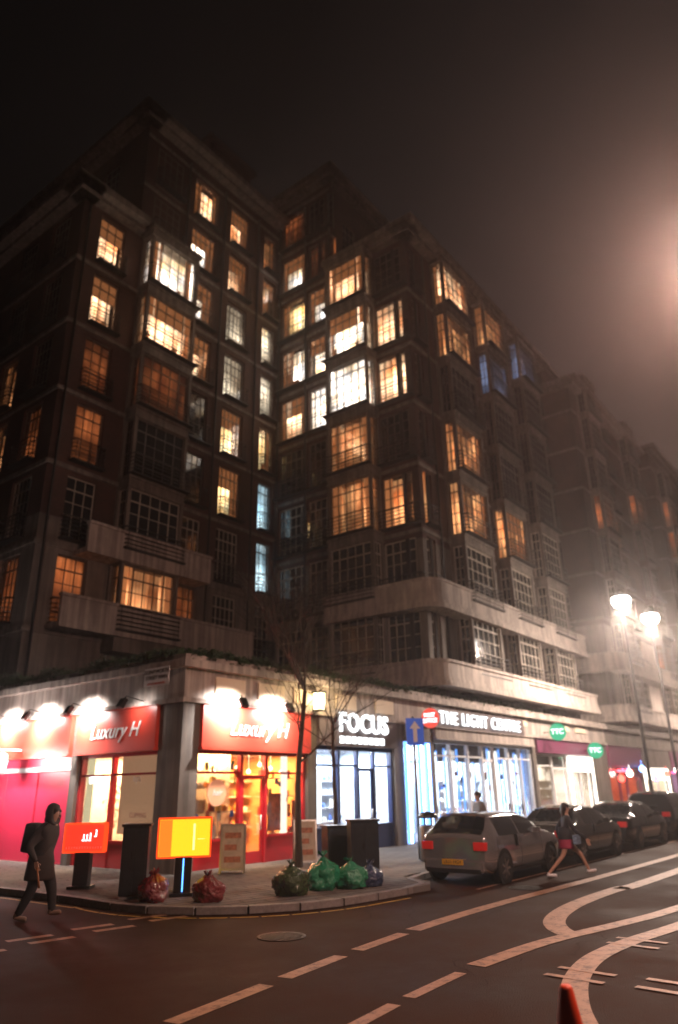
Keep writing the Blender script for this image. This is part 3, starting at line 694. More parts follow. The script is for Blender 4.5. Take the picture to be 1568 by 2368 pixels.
# stock on shelves: small things
_stock = []
def bottle_mesh(kind):
    b = B(); h = random.uniform(.18, .30)
    if kind == 0: b.lathe([(.045, 0), (.05, .02), (.05, h * .6), (.02, h * .8), (.018, h)], n=8)
    elif kind == 1: b.box(-.07, .07, -.05, .05, 0, h)
    else: b.lathe([(.07, 0), (.075, .01), (.075, h * .5), (.06, h * .55)], n=10)
    return b
STC = [mat('stock_%s' % n, c, .4) for n, c in (('red', (.6, .05, .03)), ('orange', (.8, .3, .04)), ('yellow', (.8, .6, .1)), ('white', (.8, .78, .7)), ('green', (.1, .35, .08)), ('blue', (.05, .12, .5)), ('brown', (.25, .1, .03)))]
SM = {}; SN = ('red', 'orange', 'yellow', 'white', 'green', 'blue', 'brown'); SK = ('bottle', 'box', 'tub')
for k in range(3):
    for j, m_ in enumerate(STC): SM[k, j] = bottle_mesh(k).mesh('product', m_)
def stock(t, W, zs, y, cols, label, group, cat, name, step=.24, jit=.05):
    mw = Matrix.Translation(t.location) @ Matrix.Rotation(t.rotation_euler.z, 4, 'Z')
    for iz, z in enumerate(zs):
        lv = ('lowest', 'second', 'third', 'top')[iz] if len(zs) > 1 else {.8: 'lowest', 1.45: 'middle', 2.05: 'top'}.get(z, 'same')
        u = .22
        while u < W - .2:
            if random.random() < .8:
                p = mw @ Vector((u, y + random.uniform(-jit, jit), z + .031))
                kk, cc = random.randrange(3), random.choice(cols); o = link(name, SM[kk, cc], None, p, (0, 0, random.uniform(-.3, .3) + t.rotation_euler.z)); tag(o, label.replace('small', SN[cc] + ' ' + SK[kk]).replace(' product', '').replace(' frame case', '').replace(' package', '').replace(' pot ', ' ') + ', on the ' + lv + ' shelf', cat, group + ', ' + SN[cc] + ' ' + SK[kk] + ', ' + lv + ' shelf')
            u += step * random.uniform(.8, 1.5)

# 1. hair and beauty shop with the red fascia (street side)
s1 = shop(13.42, 17.9, RS, 'orange lit beauty shop with red fascia and packed shelves, next to the stone corner pier', MT['red'], MT['pine'], 2000, (1, .58, .26), MT['tube_w'], [1.75, 2.75], door=1, riser=.75)
fascia(s1, 4.48, MT['redsign'])
lettering('lettering', 'Luxury H', .62, MT['white'], s1, (2.15, -.135, 3.62), (R(90), 0, 0), .012, shear=.35, align='CENTER')
sk = B()
for z in (.80, 1.45, 2.05): sk.box(.12, 1.68, .38, .62, z, z + .03)
put('window_shelf', sk, MT['cream'], s1)
sk = B()
for z in (.80, 1.3, 1.8, 2.3): sk.box(2.85, 4.3, .40, .66, z, z + .03)
put('window_shelf', sk, MT['cream'], s1)
put('hanging_disc', B().lathe([(.34, -.012), (.34, .012)], n=28), mat('peach_disc', (.75, .36, .2), .5, emit=(.9, .36, .2), es=.25), s1, (.85, .15, 1.95), (R(90), 0, 0))
lettering('lettering', 'hair', .22, MT['white'], s1, (.85, .13, 1.95), (R(90), 0, 0), .003, shear=.3)
put('lightbox', B().box(3.62, 3.86, .30, .36, .5, 2.95), emis('tall_warm_lightbox', (1, .84, .68), 3.0), s1)
put('poster', B().box(2.95, 3.5, .225, .235, .9, 1.9).box(4.0, 4.35, .225, .235, .85, 1.7), mat('red_poster', (.6, .12, .05), .5, noise_amt=.6, noise_scale=7), s1)
stock(s1, 4.48, (.9, 1.35, 1.8, 2.25), 2.42, (0, 1, 2, 3, 6), 'small product on the back shelves of the orange lit beauty shop', 'products on the beauty shop back shelves', 'product', 'shelf_product')
for z_ in (.80, 1.45, 2.05): stock(s1, 1.75, (z_,), .5, (0, 1, 2, 3), 'small product in the beauty shop window beside the corner pier', 'products in the beauty shop corner window', 'product', 'shelf_product', .2)
MTX = Matrix.Translation(s1.location)
for z_ in (.80, 1.3, 1.8, 2.3):
    u = 2.95
    while u < 4.25:
        if not 3.5 < u < 3.95:
            kk, cc = random.randrange(3), random.choice((0, 1, 2, 3, 6)); o = link('shelf_product', SM[kk, cc], None, MTX @ Vector((u, .53, z_ + .031))); tag(o, SN[cc] + ' ' + SK[kk] + ' in the beauty shop window beside the tall bright lightbox', 'product', 'products in the second beauty window, ' + SN[cc] + ' ' + SK[kk])
        u += random.uniform(.16, .3)

ex = B()
for k in range(26):
    u = random.choice((random.uniform(.15, 1.6), random.uniform(2.9, 4.3))); z = random.uniform(.9, 2.7); w_ = random.uniform(.05, .16); h_ = random.uniform(.08, .26)
    put('window_card', B().box(u, u + w_, .24 + .008 * (k % 3), .245 + .008 * (k % 3), z, z + h_), STC[random.randrange(7)], s1)
for k in range(9):
    u = .25 + k * .47; put('pendant_lamp', B().tube((u, .7, 2.75 - .1 * (k % 3)), (u, .7, 3.1), .006, n=4).lathe([(.02, .06), (.07, 0), (.05, -.06), (.01, -.08)], c=(u, .7, 2.72 - .1 * (k % 3)), n=10), MT['tube_w'], s1)
# 2. optician
s2 = shop(18.32, 22.75, RS, 'optician shop with navy frame and big lit white lettering beside the beauty shop', MT['navy'], MT['coolwall'], 1500, (.8, .9, 1), MT['tube_c'], [1.3, 2.35, 3.3], door=2, riser=.8, ztop=3.3)
fascia(s2, 4.43, MT['signstone'], 3.36, 4.18)
lettering('lettering', 'FOCUS', .86, MT['letter'], s2, (2.35, -.20, 4.02), (R(90), 0, 0), .03, bold=.012, spacing=1.08)
for i in range(8):
    put('letter_tile', B().box(-.11, .11, -.03, .0, -.11, .11), MT['letter'], s2, (1.15 + i * .33, -.13, 3.50), bevel=0)
put('lightbox', B().box(1.45, 2.2, .32, .36, 1.2, 2.5), MT['ledw'], s2)
put('lightbox', B().box(.25, .62, .32, .36, 1.0, 2.6), MT['ledw'], s2)
put('lightbox', B().box(3.45, 3.95, .32, .36, 1.3, 2.55), MT['ledw'], s2)
stock(s2, 4.43, (.9, 1.35, 1.8, 2.25), 2.42, (3, 5, 3), 'small frame case on the back shelves of the optician shop', 'cases on the optician shelves', 'case', 'spectacle_case', .34)

# 3. post office entrance with tall blue lit posts
s3 = shop(23.35, 25.1, RS, 'narrow post office entrance with tall blue and white lit posts', MT['white'], MT['coolwall'], 450, (.75, .87, 1), MT['tube_c'], [.5], door=1, riser=.5, ztop=3.6)
fascia(s3, 1.75, MT['stone'], 3.66, 4.18)
for u in (.06, 1.0, 1.52):
    p_ = put('light_post', B().box(u, u + .16, -.10, -.02, .15, 3.55), MT['ledw'], s3); put('blue_edge', B().box(u - .04, u - .002, -.11, -.01, .15, 3.58).box(u + .162, u + .20, -.11, -.01, .15, 3.58), MT['ledb'], p_)
# 4. bright blue-white shop
s4 = shop(25.55, 34.95, RS, 'wide dazzling blue-white lit shop with pale capital letters along its fascia', MT['white'], MT['coolwall'], 7500, (.72, .86, 1), MT['tube_c'], [1.5, 3.0, 4.3, 5.4, 6.9, 8.2], door=3, riser=.35, depth=3.2, ztop=3.75)
fascia(s4, 9.4, MT['stone2'], 3.81, 4.18)
put('sign_board', B().box(-.3, 8.3, -.175, -.122, 4.19, 4.95), MT['signstone'], s4)
lettering('lettering', 'THE LIGHT CENTRE', .70, MT['letter'], s4, (3.95, -.25, 4.57), (R(90), 0, 0), .03, spacing=1.25)
for i, (u, a, h) in enumerate(((.3, 1.0, 2.6), (1.7, 2.7, 2.7), (3.2, 4.1, 2.2), (5.6, 6.7, 2.8), (7.1, 8.0, 2.4), (8.4, 9.2, 2.7))):
    put('lightbox', B().box(u, a, .5 + .1 * (i % 2), .55 + .1 * (i % 2), .9 + .3 * (i % 3), h + .7), MT['ledw'], s4)
    put('blue_rim', B().box(u - .05, u - .004, .5, .56, .7, h + .78).box(a + .004, a + .05, .5, .56, .7, h + .78), MT['ledb'], s4)
stock(s4, 9.4, (.9, 1.35, 1.8, 2.25), 3.02, (3, 5, 3, 3), 'small package on the back shelves of the blue-white shop', 'packages on the blue-white shop shelves', 'package', 'shelf_package', .4)
for k in range(34):
    u = random.uniform(.2, 9.0); z = random.uniform(.6, 3.1); w_ = random.uniform(.06, .3); h_ = random.uniform(.08, .3)
    put('window_card', B().box(u, u + w_, .24 + .008 * (k % 3), .245 + .008 * (k % 3), z, z + h_), (MT['blue'], MT['navy'], MT['white'], STC[0])[k % 4 if k % 9 else 3], s4)
# 5. warm white framed kiosk shop
s5 = shop(35.35, 43.6, RS, 'plain stone fronted shop with a bright warm white lit frame, past the green disc sign', MT['white'], MT['cream'], 2800, (.92, .95, 1), MT['tube_w'], [2.2, 4.2, 6.1], door=1, riser=.5, depth=3, ztop=3.5)
fascia(s5, 8.25, MT['purple'], 3.56, 4.18)
kf = B(); kf.box(4.3, 8.0, .02, .08, 2.65, 3.42).box(4.3, 4.5, .02, .08, .3, 2.65).box(7.8, 8.0, .02, .08, .3, 2.65)
put('lit_frame', kf, MT['ledww'], s5)
# far shops
fcs = [(45.9, 52.5, 'plum painted shop with a red glow inside, first beyond the open court', 'purple', (1, .25, .18), 160, 'pine'),
       (52.8, 59.5, 'far shop with a white lit frame around its window', 'white', (1, .93, .82), 420, 'cream'),
       (59.8, 67, 'far shop with blue and red lights under a plum fascia', 'purple', (.8, .3, .5), 130, 'coolwall'),
       (67.3, 74, 'far shop with a cream board under the far street lamp', 'cream', (1, .5, .35), 160, 'pine'),
       (74.4, 82, 'far shop with a bright white hanging panel', 'navy', (.85, .92, 1), 380, 'coolwall'),
       (82.4, 92, 'far red lit shop near the end of the row', 'red', (1, .2, .15), 260, 'pine'),
       (92.4, 104, 'last shop at the far end of the row with a golden glow', 'cream', (1, .75, .5), 320, 'cream')]
for i, (a, c, lb, fm, lc, pw, wm) in enumerate(fcs):
    t = shop(a, c, RS, lb, MT[fm], MT[wm], pw * 2, lc, MT['tube_w'] if i % 2 else MT['tube_c'], [(c - a) * .33, (c - a) * .55], door=1, shelves=False, depth=2.5)
    fascia(t, c - a, MT[('purple', 'stone', 'purple', 'navy', 'stone', 'redsign', 'stone')[i]])
    if i in (1, 4): 
        W = c - a; put('lit_frame', B().box(.3, W - .4, .02, .08, 2.2, 2.95).box(.3, .5, .02, .08, .4, 2.2).box(W - .6, W - .4, .02, .08, .4, 2.2), MT['ledww'] if i == 1 else MT['ledw'], t)
    pp = B()
    for q in (a - .35,): pp.box(0, .33, 0, .5, .118, 4.18)
    put('pier', pp, MT['stone'], t, (-.36, 0, 0))
for x_, c_, lb_ in ((47.2, (1, .05, .08), 'thin added red neon tube over the plum shop past the open court'), (61.5, (1, .06, .25), 'thin added pink neon tube over the far plum shop with blue lights'), (64.0, (.1, .2, 1), 'short added blue neon tube in the far plum shop window'), (70.0, (1, .08, .05), 'added red neon tube over the far shop with the cream board'), (84.5, (1, .05, .05), 'added red neon tube on the far red lit shop')):  # tubes added to give specks of coloured light far down the street
    o = put('added_neon_tube', B().tube((0, 0, 0), (2.6, 0, 0), .07, n=8), emis('neon', c_, 12), None, (x_, PY - .1, 2.75)); tag(o, lb_, 'neon light')
for k in range(14):  # lamps added here for more small coloured lights in the distance
    x_ = 46.5 + k * 2.6 + random.uniform(-.6, .6); c_ = ((1, .06, .04), (1, .9, .8), (.2, .4, 1), (1, .1, .2))[k % 4]; n_ = ('red', 'white', 'blue', 'pink')[k % 4]
    o = put('added_hanging_lamp', B().lathe([(.03, .22), (.16, .1), (.19, -.05), (.1, -.2)], n=10).tube((0, 0, .2), (0, 0, .5), .01, n=4), emis('added_coloured_lamp', c_, 9), None, (x_, PY - .35, 2.3 + .3 * (k % 3))); tag(o, 'small ' + n_ + ' added lamp hung outside the far shops down the row', 'lamp', 'added coloured lamps outside the far shops, ' + n_)
tb = empty('hanging_sign', (77, PY, 3.9)); tag(tb, 'white lit box sign hanging over the far shops', 'sign')
put('lightbox', B().box(-.1, .1, -1.9, -.5, -.9, .9), MT['ledw'], tb); put('bracket', B().tube((0, 0, .95), (0, -2, .95), .03), MT['iron'], tb)

# side-street shops: local frame starts at the far end
s6 = shop(16.0, 19.62, RL, 'cream lit shop window round the corner by the crimson front', MT['red'], MT['cream'], 1900, (1, .74, .48), MT['tube_w'], [1.55], riser=.72, risem=MT['red'])
fascia(s6, 3.62, MT['redsign'])
lettering('lettering', 'Luxury H', .58, MT['white'], s6, (1.8, -.135, 3.6), (R(90), 0, 0), .012, shear=.35)
put('blind', B().box(1.75, 3.45, .30, .33, .95, 2.95), mat('peach_blind', (.8, .5, .3), .7, emit=(1, .55, .30), es=.55), s6)
put('poster', B().box(.12, .42, .30, .34, 1.2, 2.95), emis('pale_yellow_strip', (1, .85, .5), 1.4), s6)
lettering('lettering', 'CUPPING', .17, mat('brown_print', (.25, .03, .02), .6), s6, (2.75, .19, 1.42), (R(90), 0, 0), .002)
lettering('lettering', 'CONSULTATION', .14, mat('white_print', (.85, .8, .75), .6), s6, (2.75, .19, 1.18), (R(90), 0, 0), .002)
lettering('lettering', 'aya', .26, MT['white'], s6, (2.6, .19, 2.35), (R(90), 0, 0), .002)
brush = B()
for k in range(7): brush.tube((.5 + k * .09, .17, 2.25), (.47 + k * .09, .17, 2.42 + .04 * (k % 2)), .022, n=6)
put('brush_lettering', brush, MT['ledw'], s6)
fl = B()
for k in range(160):
    p = Vector((1.15 + random.gauss(0, .13), .5 + random.gauss(0, .06), 1.0 + random.random() * 1.3)); d1 = Vector((random.uniform(-1, 1), random.uniform(-1, 1), random.uniform(-1, 1))).normalized() * .05; d2 = d1.orthogonal().normalized() * .03
    fl.quad([p - d1, p + d2, p + d1, p - d2])
fl.tube((1.15, .5, .75), (1.12, .5, 1.9), .02)
o = put('blossom_branch', fl, mat('pink_blossom', (.8, .2, .15), .6)); o.location = s6.location; o.rotation_euler = s6.rotation_euler; tag(o, 'pink artificial blossom spray standing inside the cream lit window round the corner', 'plant')
stock(s6, 1.5, (.9, 1.35, 1.8), 2.42, (3, 2, 5), 'small pot on the back shelves of the cream lit treatment shop', 'pots in the treatment shop', 'pot', 'shelf_pot')
# crimson front
s7 = empty('shopfront', (PX, 27.2, 0), RL); tag(s7, 'crimson glossy shop front with closed panels round the corner at the end of the row', 'shop')
pb = B()
for k in range(4): pb.box(.05 + k * 1.8, 1.8 + k * 1.8, .10 + .02 * (k % 2), .25, .16, 2.62)
put('panel', pb, MT['magenta'], s7)
put('rail', B().box(0, 7.25, .04, .25, 2.63, 2.76), MT['white'], s7); put('shop_frame', B().box(0, 7.25, .06, .26, 2.77, 3.05).box(0, 7.25, .09, .3, .118, .158), MT['magenta'], s7)
fascia(s7, 7.25, MT['redsign'])
ck = put('wall_lamp', B().box(-.02, .02, -.75, 0, .33, .37).lathe([(.02, -.3), (.14, -.2), (.17, 0), (.14, .2), (.02, .28)], c=(0, -.6, 0), n=14), emis('egg_lamp_glass', (1, .9, .85), 7), None, (PX - .1, 22.6, 2.95), (0, 0, RL)); tag(ck, 'white glowing egg-shaped wall lamp on the crimson front beneath the floodlights', 'lamp')
l_ = bpy.data.lights.new('lamp_light', 'POINT'); l_.energy = 420; l_.color = (1, .85, .8); l_.shadow_soft_size = .2; o = bpy.data.objects.new('lamp_light', l_); C.objects.link(o); o.parent = ck; o.location = (0, -1.0, 0)

# ------------------------------------------------------------------ floodlights over the fascias
def flood(x, y, rot, z, power, label, col=(1, .90, .84)):
    t = empty('floodlight', (x, y, z), rot); tag(t, label, 'lamp', 'small floodlights on arms over the shop fascias')
    put('arm', B().tube((0, 0, .05), (0, -.62, .16), .016, n=5).tube((0, -.62, .16), (0, -.7, .06), .016, n=5), MT['iron'], t)
    h = put('head', B().box(-.11, .11, -.06, .06, -.15, .13), MT['iron'], t, (0, -.74, -.04), (R(-32), 0, 0), bevel=.012)
    put('lens', B().box(-.09, .09, .061, .066, -.12, .1), emis('flood_lens', col, 10), h)
    l = bpy.data.lights.new('lamp_light', 'SPOT'); l.energy = power; l.color = col; l.spot_size = R(145); l.spot_blend = 1.0; l.shadow_soft_size = .07
    o = bpy.data.objects.new('lamp_light', l); C.objects.link(o); o.parent = t; o.location = (0, -.62, .0); o.rotation_euler = (R(58), 0, 0)
    return t
flood(PX, 23.6, RL, 4.28, 1700, 'floodlight on an arm over the crimson front, farthest along the side street')
flood(PX, 21.5, RL, 4.28, 2100, 'floodlight on an arm over the crimson front, nearer the cream lit window')
flood(PX, 19.2, RL, 4.28, 1700, 'floodlight on an arm over the cream lit treatment window')
flood(PX, 16.7, RL, 4.28, 60, 'unlit looking floodlight on an arm beside the street nameplate')
flood(14.3, PY, RS, 4.28, 2100, 'floodlight on an arm at the corner end of the red beauty shop fascia')
flood(16.2, PY, RS, 4.28, 1700, 'floodlight on an arm at the optician end of the red beauty shop fascia')

wl = empty('wall_lantern', (18.1, PY - .12, 4.35)); tag(wl, 'warm glowing wall lantern high on the pier between beauty shop and optician', 'lamp')
put('glass_box', B().box(-.13, .13, -.30, -.06, 0, .5), emis('lantern_glass', (1, .80, .42), 9), wl); put('cap', B().box(-.17, .17, -.34, 0, .505, .56).box(-.15, .15, -.32, -.02, -.05, -.003), MT['iron'], wl)
l_ = bpy.data.lights.new('lamp_light', 'POINT'); l_.energy = 150; l_.color = (1, .72, .38); l_.shadow_soft_size = .2; o = bpy.data.objects.new('lamp_light', l_); C.objects.link(o); o.parent = wl; o.location = (0, -.55, .25)
# street nameplate
np_ = put('street_nameplate', B().box(-.52, .52, -.02, 0, -.24, .24), MT['white'], None, (PX - .24, 15.95, 4.92), (0, 0, RL)); tag(np_, 'white street nameplate with black and red lettering by the building corner', 'sign')
lettering('lettering', 'GLENTWORTH\nSTREET NW1', .155, MT['black'], np_, (0, -.024, .05), (R(90), 0, 0), .002)
lettering('lettering', 'CITY OF WESTMINSTER', .07, MT['redsign'], np_, (0, -.024, -.19), (R(90), 0, 0), .002)

# round projecting signs
def disc(x, z, r, m, body, size, label, y=PY - .75):
    t = empty('round_sign', (x, y, z)); tag(t, label, 'sign')
    put('disc', B().lathe([(r, -.05), (r, .05)], n=36), m, t, (0, 0, 0), (0, R(90), 0))
    put('bracket', B().tube((0, r * .9, .0), (0, .85, 0), .02), MT['iron'], t)
    lettering('lettering', body, size, MT['letter'], t, (-.058, 0, 0), (R(90), 0, -PI / 2), .004, bold=.004)
disc(24.15, 4.42, .36, MT['reddisc'], 'POST\nOFFICE', .2, 'round red lit post office sign projecting over the blue lit entrance')
disc(36.6, 4.5, .42, MT['greendisc'], 'TTC', .34, 'round green lit sign projecting beyond the blue-white shop')
disc(41.8, 3.75, .42, MT['greendisc'], 'TTC', .34, 'smaller looking round green lit sign further down the row of shops')
# blue arrow sign on its post
ow = empty('traffic_sign', (18.8, 11.75, .118)); tag(ow, 'blue rectangular one way sign with white arrow on a grey post near the optician', 'sign')
put('post', B().tube((0, 0, 0), (0, 0, 3.85), .038, n=10), mat('grey_post', (.16, .16, .16), .4, .5), ow)
sgn = put('plate', B().box(-.27, .27, -.012, .012, -.38, .38), mat('blue_glowing_plate', (.03, .12, .6), .4, emit=(.05, .16, .8), es=.22), ow, (0, -.05, 3.42), (0, 0, R(-38)))  # painted reflection: the plate is given a faint glow of its own
put('arrow', B().box(-.06, .06, -.018, -.013, -.3, .08).quad([(-.17, -.015, .08), (.17, -.015, .08), (0, -.015, .3)]), MT['white'], sgn)

# ------------------------------------------------------------------ street lamps
def street_lamp(x, y, h, label, power, group='tall street lamps with glowing heads', arm=0.0, glow=True, col=(1, .77, .63), down=3.4):
    t = empty('street_lamp', (x, y, .118 if glow else 0)); tag(t, label, 'street lamp', group)
    put('post', B().lathe([(.17, 0), (.17, .12), (.13, .2), (.12, 1.1), (.085, 1.25), (.05, h - .5), (.045, h - .3)], n=12).tube((0, 0, h - .4), (-arm * .2, -arm, h - .1), .035, n=8), MT['iron'], t)
    put('hood', B().lathe([(.16, .12), (.3, .16), (.26, .27), (.1, .36), (.03, .46)], n=16), MT['iron'], t, (-arm * .2, -arm, h - .15))
    put('globe', B().lathe([(.14, -.46), (.34, -.34), (.44, -.10), (.40, .06), (.16, .118)], n=20), MT['lamp'], t, (-arm * .2, -arm, h - .15), smooth=True)
    l = bpy.data.lights.new('lamp_light', 'POINT'); l.energy = power; l.color = col; l.shadow_soft_size = .3
    o = bpy.data.objects.new('lamp_light', l); C.objects.link(o); o.parent = t; o.location = (-arm * .2, -arm, h - .80)
    l2 = bpy.data.lights.new('lamp_light', 'SPOT'); l2.energy = power * down; l2.color = col; l2.spot_size = R(176); l2.spot_blend = .35; l2.shadow_soft_size = .3
    o2 = bpy.data.objects.new('lamp_light', l2); C.objects.link(o2); o2.parent = t; o2.location = (-arm * .2, -arm, h - .85)
    return t
street_lamp(34.4, 9.6, 10.2, 'tall street lamp glowing in front of the second mansion block, nearer of the pair', 1500)
street_lamp(39.2, 9.6, 10.2, 'added second glowing street lamp repeating the nearer one, farther of the pair', 1500)  # added: repeats the glow of the nearer lamp, no second post stands here
street_lamp(62, 9.6, 10.2, 'tall street lamp far down the street beyond the picture edge', 1300)
nl = street_lamp(9.95, .66, 9.7, 'near street lamp on the near side of the road flaring at the picture edge', 4300, glow=False, col=(1, .56, .43), down=.12)

# ------------------------------------------------------------------ bare trees
def tree(x, y, h, r0, seed, label, levels=5, spread=.5, first=.45, lean=(0, 0)):
    rnd = random.Random(seed); t = empty('bare_tree', (x, y, .1)); tag(t, label, 'tree')
    tr, lm = B(), B()
    def grow(p, d, L_, r, lev):
        n = 4; 
        for i in range(n):
            d = (d + Vector((rnd.gauss(0, .10), rnd.gauss(0, .10), rnd.gauss(.03, .06)))).normalized(); q = p + d * L_ / n; r2 = r * .88
            lm.tube(p, q, r, r2, n=5 if r > .03 else 3, cap=False); p = q; r = r2
            if lev < levels and i >= 1:
                for _ in range(2 if lev < 3 else 1):
                    ax = Vector((rnd.uniform(-1, 1), rnd.uniform(-1, 1), rnd.uniform(-.3, .6))).normalized()
                    grow(p, (d * .75 + ax * spread * 1.5).normalized(), L_ * rnd.uniform(.5, .72), r * .55, lev + 1)
        if lev < levels: grow(p, d, L_ * .6, r, lev + 1)
    p = Vector((0, 0, 0)); d = Vector((lean[0], lean[1], 1)).normalized(); r = r0; n = 7; H = h * first
    for i in range(n):
        d = (d + Vector((rnd.gauss(0, .035), rnd.gauss(0, .035), .05))).normalized(); q = p + d * H / n; tr.tube(p, q, r * (1.25 if i == 0 else 1), r * .93, n=9, cap=False); p = q; r *= .93
        if i >= 3:
            ax = Vector((rnd.uniform(-1, 1), rnd.uniform(-1, 1), .5)).normalized(); grow(p, ax, h * .2, r * .42, 2)
    for _ in range(4):
        ax = Vector((rnd.uniform(-1, 1), rnd.uniform(-1, 1), 1.2)).normalized(); grow(p, ax, h * .24, r * .6, 1)
    bark = MT['bark']
    put('trunk', tr, bark, t); put('crown', lm, bark, t); return t
MT['bark'] = mat('dark_bark', (.045, .032, .024), .9, noise_amt=.4, noise_scale=12, bump=.5)
tree(15.6, 13.45, 9.0, .10, 4, 'slim bare tree on the pavement in front of the orange lit beauty shop', levels=4, spread=.55, first=.5)
tree(16.6, 12.95, 6.5, .07, 12, 'smaller bare tree between the beauty shop and the optician', levels=4, spread=.6, first=.55)
tree(6.2, 19.5, 9.5, .13, 23, 'large bare tree by the side street, its branches against the dark wing', levels=4, spread=.6, first=.42)

# ------------------------------------------------------------------ street furniture
def box_sign(x, y, w_, h_, z0, m, rim, label, rot, postm, dots=False):
    t = empty('box_sign', (x, y, .118), rot); tag(t, label, 'sign')
    put('pedestal', B().box(-.16, .16, -.12, .12, 0, z0 - .02).box(-.24, .24, -.2, .2, 0, .06), postm, t, bevel=.01)
    put('lightbox', B().box(-w_ / 2, w_ / 2, -.10, .10, z0, z0 + h_), m, t)
    put('rim', B().box(-w_ / 2 - .03, w_ / 2 + .03, -.115, .115, z0 - .035, z0 - .002).box(-w_ / 2 - .03, w_ / 2 + .03, -.115, .115, z0 + h_ + .002, z0 + h_ + .035).box(-w_ / 2 - .035, -w_ / 2 - .002, -.115, .115, z0, z0 + h_).box(w_ / 2 + .002, w_ / 2 + .035, -.115, .115, z0, z0 + h_), rim, t)
    if dots:
        d = B()
        for k in range(14): d.box(-w_ / 2 + .04 + k * w_ / 14.5, -w_ / 2 + .055 + k * w_ / 14.5, -.106, -.101, z0 + .05, z0 + .09)
        put('dotted_line', d, MT['white'], t)
    return t
MT['rimred'] = emis('red_rim', (1, .06, .01), 1.6)
yb_ = box_sign(10.42, 11.98, .98, .66, .70, MT['yelbox'], MT['rimred'], 'glowing yellow box sign with red rim on a black pedestal near the kerb', R(-38), MT['black'])
put('blue_strip', B().box(-.012, .012, -.128, -.122, .08, .66), MT['ledb'], yb_)
put('warm_band', B().box(-.485, -.25, -.106, -.1015, .705, 1.355), emis('orange_band', (1, .22, .02), 1.3), yb_)
put('picture', B().box(.16, .20, -.106, -.1015, .80, 1.28).lathe([(.10, -.003), (.10, .003)], c=(.3, -.104, 1.0), n=3), emis('pale_yellow_picture', (1, .86, .30), 1.7), yb_)
rb_ = box_sign(10.05, 14.75, .82, .52, .72, MT['redbox'], MT['rimred'], 'glowing red box sign with a dotted white line, in front of the cream lit window', R(-52), MT['black'], dots=True)
for k, (u, z, h_) in enumerate(((-.02, .92, .13), (.05, .92, .13), (.12, .92, .16), (.24, 1.0, .14))):
    put('white_mark', B().box(u, u + .022, -.106, -.1015, z, z + h_).box(u - .03, u, -.106, -.1015, z, z + .02), MT['letter'], rb_)
def cabinet(x, y, w_, d_, h_, rot, label, m=None, lid=True):
    t = empty('street_cabinet', (x, y, .118), rot); tag(t, label, 'cabinet')
    put('body', B().box(-w_ / 2, w_ / 2, -d_ / 2, d_ / 2, .05, h_), m or MT['cab'], t, bevel=.012)
    put('lid', B().box(-w_ / 2 - .03, w_ / 2 + .03, -d_ / 2 - .03, d_ / 2 + .03, h_ + .002, h_ + .05), MT['black'], t, bevel=.01)
    put('plinth', B().box(-w_ / 2 + .02, w_ / 2 - .02, -d_ / 2 + .02, d_ / 2 - .02, 0, .048), MT['kerb'], t)
    dd = put('door', B().box(-w_ / 2 + .04, -.005, -d_ / 2 - .012, -d_ / 2 - .001, .12, h_ - .06).box(.005, w_ / 2 - .04, -d_ / 2 - .012, -d_ / 2 - .001, .12, h_ - .06), m or MT['cab'], t)
    put('handle', B().box(-.06, -.03, -d_ / 2 - .03, -d_ / 2 - .013, h_ * .55, h_ * .65), MT['iron'], dd)
MT['cab'] = mat('dark_cabinet_paint', (.018, .022, .026), .35, noise_amt=.3, noise_scale=5)
cabinet(13.85, 10.1, .62, .42, 1.2, R(-40), 'tall black street cabinet at the kerb behind the green rubbish bags')
cabinet(14.45, 10.9, 1.25, .42, 1.05, R(-30), 'wide low black street cabinet between the green bags and the optician')
cabinet(9.75, 12.6, .5, .42, 1.25, R(-45), 'narrow dark street cabinet by the side street kerb, left of the yellow box sign'.replace(', left of the yellow box sign', ' next to the yellow box sign'))
# litter bin
lb = empty('litter_bin', (18.6, 11.3, .118)); tag(lb, 'grey litter bin standing below the blue lit posts of the post office', 'bin')
put('body', B().lathe([(.26, 0), (.27, .05), (.27, .85), (.24, .9)], n=20), mat('bin_grey', (.10, .11, .13), .4, .3), lb)
put('hood', B().lathe([(.28, 1.08), (.28, 1.14), (.2, 1.22), (.03, 1.25)], n=20).box(-.2, -.16, -.02, .02, .88, 1.1).box(.16, .2, -.02, .02, .88, 1.1), MT['black'], lb)
# A-boards
def a_board(x, y, rot, label):
    t = empty('a_board', (x, y, .118), rot); tag(t, label, 'sign board')
    for s_ in (-1, 1):
        f = put('leaf_frame', B().box(-.31, -.27, -.015, .015, 0, 1.12).box(.27, .31, -.015, .015, 0, 1.12).box(-.27, .27, -.015, .015, .08, .12).box(-.27, .27, -.015, .015, 1.08, 1.12), mat('aluminium_frame', (.5, .5, .47), .3, .8), t, (0, s_ * .2, 0), (R(s_ * 10), 0, 0))
        put('poster', B().box(-.27, .27, -.008, .008, .12, 1.08), MT['chalk'], f)
        for k in range(3): put('printed_block', B().box(-.2, .2 - .1 * (k % 2), -.0125, -.0085, .25 + k * .27, .38 + k * .27), mat('faded_print', (.42, .16, .08), .6, noise_amt=.5, noise_scale=15), f)
a_board(16.2, 13.75, R(-42), 'cream poster A-board on the pavement near the beauty shop door, beside the slim tree')
a_board(13.75, 14.0, R(-48), 'cream poster A-board on the pavement by the stone corner pier')

